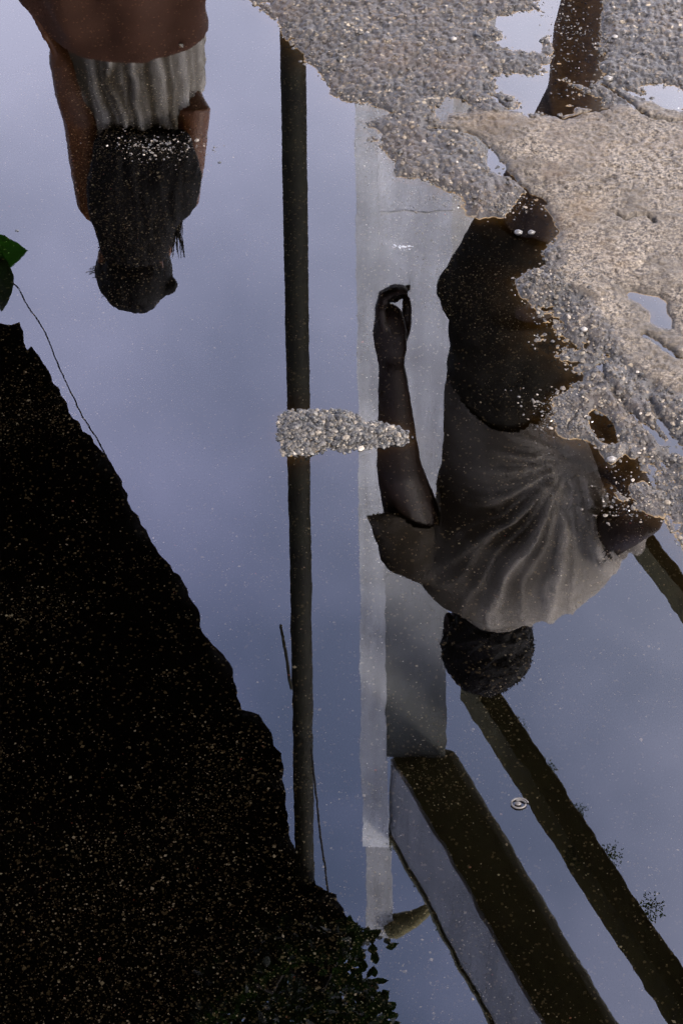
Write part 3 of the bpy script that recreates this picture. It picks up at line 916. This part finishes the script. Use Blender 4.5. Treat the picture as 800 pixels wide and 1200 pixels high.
hb.tube([bp + Vector((-.03, 0, 0)), bp], [.02, .018], 10)
def wavy(co, no):
    x, y, z = co[:, 0], co[:, 1], co[:, 2]
    return (.0004*np.sin((x + .006*np.sin(z*26) + .008*fbm(x, z, .05, 2, 4))*330) + .007*fbm(x*1.8, z*.35, .03, 4, 66)).astype(np.float32)
def whcut(c, nrm): return c.y > whc.y + .05 and c.z < whc.z + .045
hmw = hb.fused('hair', M_hair, .0045, 1, wavy, whcut)
link('hair', off(hmw, wo_), wom)
# loose strands
st = MB()
for i in range(110):
    px = random.uniform(200, 214); py = random.uniform(228, 305)
    a = U(px - 12, py - random.uniform(20, 60), hy); c = U(px + random.uniform(-6, 4), py + random.uniform(-6, 2), hy - .01)
    st.tube([a, mid(a, c, .5) + Vector((.008, 0, 0)), c], [.0016, .0013, .0006], 4, round_ends=False)
for i in range(40):
    t = random.uniform(0, 1); px = 112 + 10*math.sin(t*9); py = 285 + 60*t
    a = U(130, py - 5, WY); c = U(px + random.uniform(-3, 6), py + random.uniform(-4, 6), WY)
    st.tube([a, mid(a, c, .6), c], [.0014, .0012, .0006], 4, round_ends=False)
link('hair_strands', off(st.mesh('hair_strands', M_hair), wo_), wom)['kind'] = 'stuff'
def bl_f(co, no):
    x, y, z = co[:, 0], co[:, 1], co[:, 2]
    w = sstep(1.45, 1.25, z)
    return (.011*w*(bl_fold(co) - .5) + .003*fbm(x, z, .03, 3, 68)).astype(np.float32)
def bl_fold(co):
    x, y, z = co[:, 0], co[:, 1], co[:, 2]
    u = x + .008*np.sin(z*19) + .2*y + .022*fbm(x, z*.5, .05, 3, 3)
    return (1 - np.abs(np.sin(u*70))) ** 1.6 + .5*(1 - np.abs(np.sin(u*163 + 1))) ** 1.5
def bl_gather_light(co):  # lit fold streaks and the brighter right side are painted in
    return .02 + .85*bl_fold(co) * (.6 + .9*fbm(co[:, 0], co[:, 2]*.5, .05, 3, 14)) + .35*sstep(-.36, -.28, co[:, 0])
bl = MB()
bl.sect([(-.548, -.272, WY, .118, 1.01), (-.545, -.274, WY, .120, 1.14), (-.530, -.288, WY, .115, 1.22), (-.515, -.300, WY, .115, 1.32), (-.53, -.300, WY, .100, 1.40), (-.520, -.312, WY, .085, 1.46), (-.475, -.365, WY, .062, 1.495)], 36)
def blcut(c, nrm): return c.z < 1.03
link('blouse', off(gather_light(bl.fused('blouse', M_blouse, .0050, 2, bl_f, blcut), bl_gather_light), wo_), wom)
sk = MB()
sk.sect([(-.72, -.20, WY, .26, .45), (-.68, -.235, WY, .21, .66), (-.650, -.262, WY, .17, .84), (-.628, -.272, WY, .145, .95), (-.605, -.266, WY, .134, 1.00), (-.585, -.262, WY, .132, 1.045), (-.575, -.264, WY, .130, 1.056)], 44, closed=True)
def sk_f(co, no):
    a = np.arctan2(co[:, 1] - WY, co[:, 0] + .43)
    return (.014*np.sin(a*7 + 2*np.sin(co[:, 2]*5) + 2*fbm(co[:, 0], co[:, 2], .15, 2, 63)) * sstep(1.07, .95, co[:, 2]) + .006*fbm(co[:, 0], co[:, 2], .06, 4, 64)).astype(np.float32)
link('skirt', off(sk.fused('skirt', M_skirt, .007, 2, sk_f, lambda c, n_: c.z < .465), wo_), wom)
for hp, kn, an in wlegs:
    sh = MB(); a = Vector(an); sh.box((a.x-.04, a.y-.06, .013), (a.x+.04, a.y+.19, .030))
    link('sandal', off(sh.mesh('sandal', M_sole, False), wo_), wom)

# ------------------------------------------------------------------ awning, its post, cords
M_post = simple('rusty_painted_steel', (.014, .013, .006), .75, .6, 30, .0015, .25)
M_tarp = simple('blackened_tarpaulin', (.012, .010, .008), .9, .5, 8, .01, .2)
M_cord = simple('dark_cord', (.02, .018, .02), .8, .2, 50)
AZ = 2.30
po = U(344, 100, 3.0)
post = empty('awning_post', (po.x, 3.0, .012), 'slim dark steel post holding up the awning at the puddle edge', 'post')
ptop = U(357, 1000, 3.0)
pb = MB()
n_ = 26
pts = []
for i in range(n_ + 1):
    t = i/n_; z = t*(AZ + .02)
    k = (z - po.z)/(ptop.z - po.z)
    pts.append(Vector((mid(po, ptop, k).x - po.x, 0, z)))
pb.tube(pts, [.0188]*len(pts), 20, round_ends=False)
link('shaft', pb.mesh('shaft', M_post), post)
pc = MB(); pc.tube([pts[0] - Vector((0, 0, .01)), pts[0] + Vector((0, 0, .012))], [.06, .06], 20, round_ends=False)
link('base_plate', pc.mesh('base_plate', M_post), post)
# rod tied to the post and a loop of cord
rod = MB(); rod.tube([U(341, 806, 2.98), U(336, 775, 2.98), U(329, 732, 2.99)], [.0032, .0030, .0026], 8)
tag(rod.build('steel_rod', M_post), 'thin dark rod sticking out beside the steel post', 'rod')
cd = MB(); cd.tube([U(365, 880, 2.97), U(371, 940, 2.96), U(378, 1000, 2.95), U(384, 1046, 2.95), U(388, 1080, 2.95)], [.0020]*5, 8)
tag(cd.build('hanging_cord', M_cord), 'thin dark cord hanging beside the top of the post', 'cord')
cd = MB(); pw = [(4,322),(22,338),(33,360),(46,378),(56,396),(66,422),(78,446),(88,468),(97,488),(106,502),(118,522),(132,548),(150,590)]
cd.tube([UZ(px, py, AZ - .03) for px, py in pw], [.0017]*len(pw), 8)
tag(cd.build('slack_cable', M_cord), 'thin slack cable running just outside the awning edge', 'cable')

edge = [(-120,378),(-40,384),(0,379),(12,381),(22,378),(27,398),(31,409),(36,404),(46,418),(55,430),(60,441),(70,455),(78,470),(82,484),(92,494),(97,505),(106,510),(118,526),(128,541),
 (139,558),(150,578),(156,598),(166,616),(176,630),(188,652),(200,664),(211,676),(222,700),(235,722),(238,742),(250,756),(262,768),(272,784),(277,808),(284,836),(292,834),(302,838),(311,850),
 (319,866),(329,882),(332,905),(335,940),(340,985),(352,1010),(368,1030),(382,1048),(394,1050),(402,1066),(409,1082),(413,1098),(400,1110),(380,1118),(352,1112),(320,1125),(280,1128),(235,1180),(180,1290),(60,1400),(-60,1450),(-300,1500)]
fine_edge = []
for (x0, y0), (x1, y1) in zip(edge[:-1], edge[1:]):
    m__ = max(1, int(math.hypot(x1-x0, y1-y0)/7)) if x0 > -20 and y1 < 1100 else 1
    for k in range(m__):
        t = k/m__; fine_edge.append((x0 + (x1-x0)*t + random.uniform(-3, 2.2)*(k > 0), y0 + (y1-y0)*t + random.uniform(-2, 2)*(k > 0)))
fine_edge = [(a_, b_ + (random.uniform(-5, 45) if b_ > 1105 else 0)) for a_, b_ in fine_edge] + [edge[-1]]
E3 = [UZ(px, py, AZ + .012*math.sin(i*.6)) for i, (px, py) in enumerate(fine_edge)]
ub = MB()
anchor = UZ(-260, 700, AZ + .25)
ncols = 14
top = []; bot = []
for p in E3:
    row = [mid(p, anchor + (p - anchor)*.15, (j/(ncols-1))) for j in range(ncols)]
    for j, r_ in enumerate(row):
        r_.z += .03*math.sin(j*1.3 + p.x*6) * min(1, j/3)
    bot.append(row); top.append([r_ + Vector((0, 0, .012)) for r_ in row])
nr = len(E3)
vs = [v for row in bot for v in row] + [v for row in top for v in row]
fs = []
o2 = nr*ncols
for i in range(nr-1):
    for j in range(ncols-1):
        a_ = i*ncols+j
        fs.append((a_, a_+1, a_+ncols+1, a_+ncols)); fs.append((o2+a_, o2+a_+ncols, o2+a_+ncols+1, o2+a_+1))
    fs.append((i*ncols, (i+1)*ncols, o2+(i+1)*ncols, o2+i*ncols))
ub.add(vs, fs)
# the sheet's last stretch, out of the picture, carried on to the wall side
aw = empty('awning', (anchor.x, anchor.y, AZ), 'blackened sagging awning with a ragged edge hanging over the puddle', 'awning')
am = off(ub.mesh('canopy', M_tarp), (anchor.x, anchor.y, AZ))
link('canopy', am, aw)
far_ = MB()
ctr = anchor + Vector((-2.4, 0, .05))
left_pts = [E3[0], anchor*.85 + E3[0]*.15, anchor*.85 + E3[-1]*.15, E3[-1]]
far_.add([p for p in left_pts] + [p + Vector((-2.6, 0, .1)) for p in left_pts] , [(0,1,5,4),(1,2,6,5),(2,3,7,6)])
link('rear_sheet', off(far_.mesh('rear_sheet', M_tarp), (anchor.x, anchor.y, AZ)), aw)
bmr = MB()
bmr.tube([UZ(-260, 430, AZ+.12), UZ(50, 600, AZ+.12), UZ(270, 1010, AZ+.12), UZ(300, 1070, AZ+.12)], [.02]*4, 12)
link('edge_pipe', off(bmr.mesh('edge_pipe', M_post), (anchor.x, anchor.y, AZ)), aw)

# ------------------------------------------------------------------ foliage
def leaf_mat(name, col):
    m = simple(name, col, .45, .3, 20, 0, .5)
    nt = m.node_tree; N = nt.nodes; L = nt.links
    t = N.new('ShaderNodeBsdfTranslucent'); t.inputs['Color'].default_value = (col[0]*1.3, col[1]*1.6, col[2]*.8, 1)
    mx = N.new('ShaderNodeMixShader'); mx.inputs[0].default_value = .35
    L.new(N['Principled BSDF'].outputs[0], mx.inputs[1]); L.new(t.outputs[0], mx.inputs[2]); L.new(mx.outputs[0], N['Material Output'].inputs[0])
    return m
M_leaf = leaf_mat('green_leaf', (.022, .075, .008))
M_dleaf = leaf_mat('dark_leaf', (.012, .020, .008))
M_bark = simple('bark', (.05, .04, .03), .9, .4, 30, .01)

def leaf_geo(mb, base, d, nrm, L_, W_):
    base = Vector(base); d = Vector(d).normalized(); s = d.cross(Vector(nrm)).normalized(); nn = s.cross(d)
    prof = [(0, .06), (.15, .55), (.38, 1.0), (.62, .85), (.84, .42), (1, .0)]
    vs = []; 
    for t, w in prof:
        c = base + d*L_*t - nn*L_*.12*t*t
        vs += [c - s*W_*.5*w + nn*W_*.10*w, c, c + s*W_*.5*w + nn*W_*.10*w]
    fs = []
    for k in range(len(prof)-1):
        a_ = k*3
        fs += [(a_, a_+1, a_+4, a_+3), (a_+1, a_+2, a_+5, a_+4)]
    mb.add(vs, fs)

tz = 3.1
tree = empty('tree', (-1.9, 1.9, .012), 'leafy tree whose dark outer twigs reach over the lower puddle', 'tree')
tr = MB()
tr.tube([(0, 0, 0), (.05, 0, .9), (.0, .1, 1.9), (.25, .2, 2.7), (.8, .3, 3.3)], [.13, .11, .09, .07, .04], 12)
for e_ in ((1.9, .9, 3.1), (1.6, .1, 3.3), (.9, -.5, 3.4), (2.0, .4, 3.2), (.5, .9, 3.3)):
    tr.tube([(.1, .12, 2.3), (e_[0]*.5, e_[1]*.5 + .1, 2.9), e_], [.05, .03, .010], 8)
link('trunk', tr.mesh('trunk', M_bark), tree)
cr = MB(); fr_ = []
to = Vector((-1.9, 1.9, .012))
for i in range(19000):
    px = random.uniform(-260, 470); py = random.uniform(1058, 1420)
    if i % 6 == 0: px = random.uniform(-700, 420); py = random.uniform(1200, 2600)
    lim = 452 + (py - 1200)*.05 if py > 1165 else 405 + 25*math.sin(py*.11) + (py-1080)*.25
    if px > lim: continue
    if py < 1085 and px > 340: continue
    z = tz + random.uniform(-.28, .45)
    p = UZ(px, py, z)
    dens = vn = float(vnoise(np.array([p.x]), np.array([p.y]), .09, 5)[0])
    if dens < -.36: continue
    d = Vector((random.uniform(-1, 1), random.uniform(-1, 1), random.uniform(-.5, .2)))
    leaf_geo(cr, p, d, (random.uniform(-.4, .4), random.uniform(-.4, .4), 1), random.uniform(.022, .042), random.uniform(.013, .024))
for i in range(900):
    t = random.random(); px = 235 + 178*t; py = 1178 - 85*min(1, t*1.6) + random.gauss(0, 16)
    if py < 1088 and px > 330: continue
    leaf_geo(cr, UZ(px, py, AZ - random.uniform(.03, .10)), (random.uniform(-1, 1), random.uniform(-1, 1), random.uniform(-.5, .2)), (random.uniform(-.4, .4), random.uniform(-.4, .4), 1), random.uniform(.020, .034), random.uniform(.013, .020))
o = link('crown', off(cr.mesh('crown', M_dleaf), to), tree); o['kind'] = 'stuff'
for (px, py) in [(416,1104),(424,1112),(431,1106),(418,1120),(428,1124),(437,1118),(431,1134),(421,1140),(430,1150),(439,1146),(436,1163),(446,1168),(452,1180),(455,1192),(448,1190),(462,1200),
                 (448,1098),(452,1110),(441,1130),(408,1108),(412,1128),(404,1140),(438,1180),(443,1172),(449,1178),(455,1184),(459,1190),(452,1197),(445,1190),(438,1168),(426,1128),(436,1108),(458,1100)]:
    l = MB(); p = UZ(px, py, tz)
    leaf_geo(l, p, (random.uniform(-1, 1), random.uniform(-1, 1), -.2), (random.uniform(-.3, .3), random.uniform(-.3, .3), 1), random.uniform(.022, .036), random.uniform(.016, .024))
    link('leaf', off(l.mesh('leaf', M_dleaf), to), tree)

# branch with big leaves at the left
br = empty('leafy_branch', UZ(-120, 330, 2.2), 'branch with broad leaves, one bright green tip showing at the left edge', 'branch')
bo = UZ(-120, 330, 2.2)
m_ = MB(); m_.tube([UZ(-260, 420, 2.35), bo, UZ(-10, 335, 2.2), UZ(2, 300, 2.2)], [.02, .013, .008, .004], 8); link('twig', off(m_.mesh('twig', M_bark), bo), br)
for (a_, c_, w, mt) in (((-40, 300), (35, 294), .105, M_leaf), ((2, 296), (7, 380), .055, M_dleaf), ((-20, 330), (-60, 420), .10, M_dleaf), ((-50, 300), (-110, 250), .10, M_leaf), ((-90, 330), (-180, 400), .10, M_dleaf)):
    p0 = UZ(*a_, 2.2); p1 = UZ(*c_, 2.18)
    m_ = MB(); leaf_geo(m_, p0, p1 - p0, (0, .75, .65), (p1 - p0).length, w)
    o = link('leaf', off(m_.mesh('leaf', mt), bo), br)

# ------------------------------------------------------------------ concrete column and beams
def concrete(name, col, sc=1.5, top_shade=None):
    m, nt, p = new_mat(name); N = nt.nodes; L = nt.links
    tc = N.new('ShaderNodeTexCoord')
    n1 = N.new('ShaderNodeTexNoise'); n1.inputs['Scale'].default_value = sc; n1.inputs['Detail'].default_value = 8
    mp = N.new('ShaderNodeMapping'); mp.inputs['Scale'].default_value = (2.5, 2.5, .25)
    L.new(tc.outputs['Object'], mp.inputs[0])
    n2 = N.new('ShaderNodeTexNoise'); n2.inputs['Scale'].default_value = sc*2; n2.inputs['Detail'].default_value = 6
    L.new(tc.outputs['Object'], n1.inputs['Vector']); L.new(mp.outputs[0], n2.inputs['Vector'])
    m1 = N.new('ShaderNodeMath'); m1.operation = 'MULTIPLY'; L.new(n1.outputs['Fac'], m1.inputs[0]); L.new(n2.outputs['Fac'], m1.inputs[1])
    r = N.new('ShaderNodeMapRange'); r.inputs['From Min'].default_value = .12; r.inputs['From Max'].default_value = .36; r.inputs['To Min'].default_value = .72; r.inputs['To Max'].default_value = 1.1
    L.new(m1.outputs[0], r.inputs['Value'])
    v = N.new('ShaderNodeVectorMath'); v.operation = 'SCALE'; v.inputs[0].default_value = col; L.new(r.outputs[0], v.inputs['Scale'])
    if top_shade:  # darkens with height: shade below the slab put into the colour
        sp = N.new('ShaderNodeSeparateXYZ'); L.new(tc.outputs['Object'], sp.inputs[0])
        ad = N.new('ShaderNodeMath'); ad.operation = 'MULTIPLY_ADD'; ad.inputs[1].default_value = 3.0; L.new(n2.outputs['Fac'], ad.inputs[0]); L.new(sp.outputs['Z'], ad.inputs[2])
        q = N.new('ShaderNodeMapRange'); q.interpolation_type = 'SMOOTHSTEP'; q.inputs['From Min'].default_value = top_shade[0]; q.inputs['From Max'].default_value = top_shade[1]; q.inputs['To Max'].default_value = .9
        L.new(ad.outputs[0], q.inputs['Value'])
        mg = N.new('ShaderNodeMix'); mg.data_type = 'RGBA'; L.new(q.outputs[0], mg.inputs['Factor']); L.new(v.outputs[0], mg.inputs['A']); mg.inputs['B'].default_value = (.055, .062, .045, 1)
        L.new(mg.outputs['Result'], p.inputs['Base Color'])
    else:
        L.new(v.outputs[0], p.inputs['Base Color'])
    p.inputs['Roughness'].default_value = .85
    return m
M_white = concrete('white_painted_concrete', (.82, .84, .88))
M_conc = concrete('pale_concrete', (.76, .75, .73))
M_shaft = concrete('top_shaded_concrete', (.74, .76, .82), 1.5, (18.5, 26.5))  # soffit shade painted on the upper column
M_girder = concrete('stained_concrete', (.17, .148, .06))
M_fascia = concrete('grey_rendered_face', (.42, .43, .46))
M_weed = leaf_mat('weeds', (.035, .05, .018))

CY = 22.0
def prism(name, mat, parent, o, xz, y0, y1):
    """vertical prism from (xl, xr, z) rows between y0 and y1"""
    mb = MB(); rings = []
    for xl, xr, z in xz:
        rings.append([Vector((xl, y0, z)), Vector((xr, y0, z)), Vector((xr, y1, z)), Vector((xl, y1, z))])
    mb.loft(rings)
    return link(name, off(mb.mesh(name, mat, False), o), parent)
co_ = Vector((U(480, 500, CY).x, CY, .012))
col_ = empty('concrete_column', co_, 'tall pale concrete column with a brighter edge strip under the slab end', 'column')
def edge_at(pts, Y_):
    return [U(px, py, Y_) for px, py in pts]
eA0, eA1 = edge_at([(416, 140), (424, 985)], CY)
eB0, eB1 = edge_at([(441, 140), (454, 985)], CY)
eC0, eC1 = edge_at([(531, 140), (520, 985)], CY)
def atz(a, b_, z): return mid(a, b_, (z - a.z)/(b_.z - a.z)).x
ZS = U(460, 888, CY).z
ZT = U(455, 985, CY).z
print('ZS', ZS, 'ZT', ZT)
zs = [0, 4, 8, 12, 16, 20, ZT]
prism('edge_strip', M_white, col_, co_, [(atz(eA0, eA1, z), atz(eB0, eB1, z), z) for z in zs], CY - .15, CY + .5)
zs = [0, 4, 8, 12, 16, 20, ZS - .003]
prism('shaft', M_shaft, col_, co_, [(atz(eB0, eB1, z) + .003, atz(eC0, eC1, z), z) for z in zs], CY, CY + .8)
zc = U(445, 1092, CY).z
prism('cap_block', M_fascia, col_, co_, [(U(428, 1000, CY).x, U(456, 1000, CY).x, ZT + .003), (U(428, 1090, CY).x, U(460, 1090, CY).x, zc)], CY - .12, CY + .4)
for k, z in enumerate((5, 10, 15, 19.5)):
    prism('joint_band', M_conc, col_, co_, [(atz(eB0, eB1, z) + .006, atz(eC0, eC1, z) + .002, z), (atz(eB0, eB1, z) + .006, atz(eC0, eC1, z) + .002, z + .02)], CY - .006, CY + .3)

def beam(name, label, pA, pB, width, z0, z1, roundr, mats, ext0=0, ext1=14, group=None, pier=None):
    """horizontal beam whose left bottom edge runs through pA and pB (xy)"""
    a = Vector((pA[0], pA[1], 0)); b_ = Vector((pB[0], pB[1], 0)); d = (b_ - a).normalized()
    s = Vector((-d.y, d.x, 0)); 
    if s.x < 0: s = -s
    root = empty(name, (a.x, a.y, z0), label, 'beam', group)
    o_ = Vector((a.x, a.y, z0))
    start = a - d*ext0; end = b_ + d*ext1
    L_ = (end - start).length
    nseg = 26
    # soffit and right flank as one stained body; left face as its own part
    prof = [(0.0, z0), (width - roundr, z0)]
    for k in range(1, 8):
        t = k/7*math.pi/2
        prof.append((width - roundr + roundr*math.sin(t), z0 + roundr*(1 - math.cos(t))))
    prof += [(width, z1), (0.0, z1)]
    rings = []
    for i in range(nseg+1):
        c = start + (end - start)*(i/nseg)
        rings.append([c + s*u + Vector((0, 0, z)) for u, z in prof])
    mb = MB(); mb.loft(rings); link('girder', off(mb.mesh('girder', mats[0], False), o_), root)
    if mats[1]:
        npan = 9
        for i in range(npan):
            c0 = start + (end-start)*(i/npan) + d*.008; c1 = start + (end-start)*((i+1)/npan) - d*.008
            mb = MB()
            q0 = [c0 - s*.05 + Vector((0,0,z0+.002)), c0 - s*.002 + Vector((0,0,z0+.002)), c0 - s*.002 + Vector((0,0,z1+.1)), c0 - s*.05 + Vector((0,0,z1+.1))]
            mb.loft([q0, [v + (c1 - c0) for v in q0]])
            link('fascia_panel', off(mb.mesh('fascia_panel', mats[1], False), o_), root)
        mb = MB(); q0 = [start - s*.09 + Vector((0,0,z1+.103)), start + s*.02 + Vector((0,0,z1+.103)), start + s*.02 + Vector((0,0,z1+.19)), start - s*.09 + Vector((0,0,z1+.19))]
        mb.loft([q0, [v + (end-start) for v in q0]]); link('coping', off(mb.mesh('coping', M_girder, False), o_), root)
    if pier:
        for t in pier:
            c = start + (end-start)*t + s*width*.5
            mb = MB(); mb.box((c.x-.35, c.y-.35, 0), (c.x+.35, c.y+.35, z0-.003)); link('pier', off(mb.mesh('pier', M_conc, False), o_), root)
    return start, end, s, d

pA = UZ(460, 888, ZS); pB = UZ(640, 1200, ZS)
W1 = 1.08
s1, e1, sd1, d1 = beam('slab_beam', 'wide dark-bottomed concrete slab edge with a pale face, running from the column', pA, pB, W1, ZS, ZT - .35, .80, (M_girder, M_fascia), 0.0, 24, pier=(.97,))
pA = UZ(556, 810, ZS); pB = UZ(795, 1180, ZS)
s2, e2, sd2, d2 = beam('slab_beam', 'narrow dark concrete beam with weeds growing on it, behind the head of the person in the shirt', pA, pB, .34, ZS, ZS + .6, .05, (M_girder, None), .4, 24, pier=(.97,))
pA = UZ(757, 640, ZS); pB = UZ(795, 692, ZS)
s3, e3, sd3, d3 = beam('slab_beam', 'short stretch of dark beam at the right edge beside the bare elbow', pA, pB, .24, ZS, ZS + .5, .05, (M_girder, None), 7.5, 24, pier=(.02, .97))

# weeds along the beams
def tuft(p, size, label):
    r = empty('weed', p, label, 'weed', 'weeds growing on the beam edges')
    mb = MB()
    for k in range(150):
        a = random.uniform(0, 6.28); el_ = random.uniform(-.5, 1.1)
        d = Vector((math.cos(a)*math.cos(el_), math.sin(a)*math.cos(el_), math.sin(el_)))
        leaf_geo(mb, Vector((d.x, d.y*1.3, d.z))*size*random.uniform(0, .9)**.7, d + Vector((random.uniform(-1,1), random.uniform(-1,1), random.uniform(-1,1))), (0, .3, 1), size*random.uniform(.14, .32), size*.10)
    link('foliage', mb.mesh('foliage', M_weed, True), r)
    mb = MB(); mb.tube([(0, 0, -size*.3), (0, 0, size*.5)], [size*.05, size*.02], 6); link('stem', mb.mesh('stem', M_weed), r)
for px, py, sz_, lab in ((606, 852, .13, 'small weed tuft on the narrow concrete beam, nearest the mirrored head'), (641, 905, .15, 'small weed tuft on the right side of the narrow beam, level with the floating husk'),
                         (678, 950, .12, 'sparse weed tuft on the right side of the narrow beam, past the floating husk'), (717, 1003, .16, 'weed tuft on the right side of the narrow beam, just before the bushy clump'),
                         (672, 1008, .13, 'lone weed tuft on the left side of the narrow concrete beam'), (764, 1062, .17, 'bushy weed clump on the outer side of the narrow concrete beam')):
    tuft(UZ(px, py, ZS + .12), sz_, lab)
for px, py, w_ in ((460, 988, 'at its end nearest the column'), (492, 1032, 'just past the column'), (520, 1080, 'beyond the bracket'), (537, 1108, 'halfway to the lower frame edge'), (566, 1152, 'closest to the lower frame edge')):
    tuft(UZ(px, py, ZT - .05), random.uniform(.10, .18), 'small weed tuft on top of the wide slab, ' + w_)
ob = MB(); a_ = U(462, 1086, CY - .1); c_ = U(504, 1064, CY - .1); ob.tube([a_, mid(a_, c_, .5) + Vector((0, 0, .06)), c_], [.17, .13, .06], 8)
o = tag(ob.build('bracket', M_girder), 'short dark bracket sticking out beside the top of the pale column', 'bracket')

# ------------------------------------------------------------------ bits on the water and the ground
M_foam = simple('foam', (.16, .16, .16), .5, .05, 100)
M_husk = simple('husk', (.022, .018, .014), .5, .3, 300)
M_black = simple('black_scrap', (.01, .01, .01), .6, .2, 100)
g = G(470, 289); f_ = MB()
for i in range(26):
    f_.ell((g[0] + random.gauss(0, .0050), g[1] + random.gauss(0, .0016), .0003), (random.uniform(.0005, .0014),)*2 + (.0005,), 8, 5)
tag(f_.build('foam_fleck', M_foam), 'tiny white foam fleck floating above the raised hand of the mirrored person', 'foam')
g = G(608, 943); f_ = MB()
pts = [Vector((g[0] + .0075*math.cos(t)*(1 - t*.045), g[1] + .0060*math.sin(t)*(1 - t*.045), .0010)) for t in np.linspace(.3, 8.3, 26)]
f_.tube(pts, [.0009]*len(pts), 8)
f_.ell((g[0] - .001, g[1], .0010), (.0030, .0022, .0012), 10, 6)
tag(f_.build('curled_husk', M_husk), 'small curled seed husk floating between the two dark beams', 'seed husk')
g = G(559, 45); f_ = MB()
sz = float(height(np.array([g[0]]), np.array([g[1]]))[0][0]) + .0022
f_.tube([(g[0] - .002, g[1] + .008, sz), (g[0] - .002, g[1], sz), (g[0] + .004, g[1] - .004, sz)], [.0013, .0014, .0011], 8)
tag(f_.build('black_scrap', M_black), 'bent black scrap lying on the grey gravel near the top', 'scrap')
for (px, py, lab) in ((20, 270, 'black speck floating near the green leaf at the left'), (257, 190, 'black speck floating right of the long-haired person')):
    g = G(px, py); f_ = MB(); f_.ell((g[0], g[1], .0003), (.0022, .0013, .0008), 8, 6)
    tag(f_.build('floating_speck', M_black), lab, 'speck')
# larger stones that stand out
for (px, py, rr, lab, br_) in ((531, 50, .0036, 'white pebble on the gravel left of the black scrap', .3), (720, 46, .0034, 'white pebble in the brown wet patch at the top', .3), (607, 272, .004, 'pale pebble in the brown channel, the left one', .09), (622, 272, .0036, 'pale pebble in the brown channel, the right one', .09),
                            (684, 389, .0035, 'white pebble in the rough gravel at the right', .3), (712, 94, .005, 'pale round pebble beside the brown pool', .15), (716, 541, .0045, 'pale stone between the oval pool and the shirt folds', .2)):
    g = G(px, py); hz = height(np.array([g[0]]), np.array([g[1]]))[0][0]
    v, f = ico(); v = v * (1 + RNG.uniform(-.15, .15, v.shape)) * np.array([rr*1.3, rr, rr*.7]) + np.array([g[0], g[1], max(hz, -.001) + rr*.3])
    me = mesh_np('pebble', v, f, simple('pale_stone', (br_*.34, br_*.30, br_*.25), .4, .15, 300), True)
    o = tag(link('pebble', me), lab, 'pebble')

print('arm', (LS-LE).length, (LE-LW).length, 'R', (RS-RE).length, (RE-RW).length)
print('tris', sum(len(o.data.polygons)*2 for o in bpy.data.objects if o.type == 'MESH'))
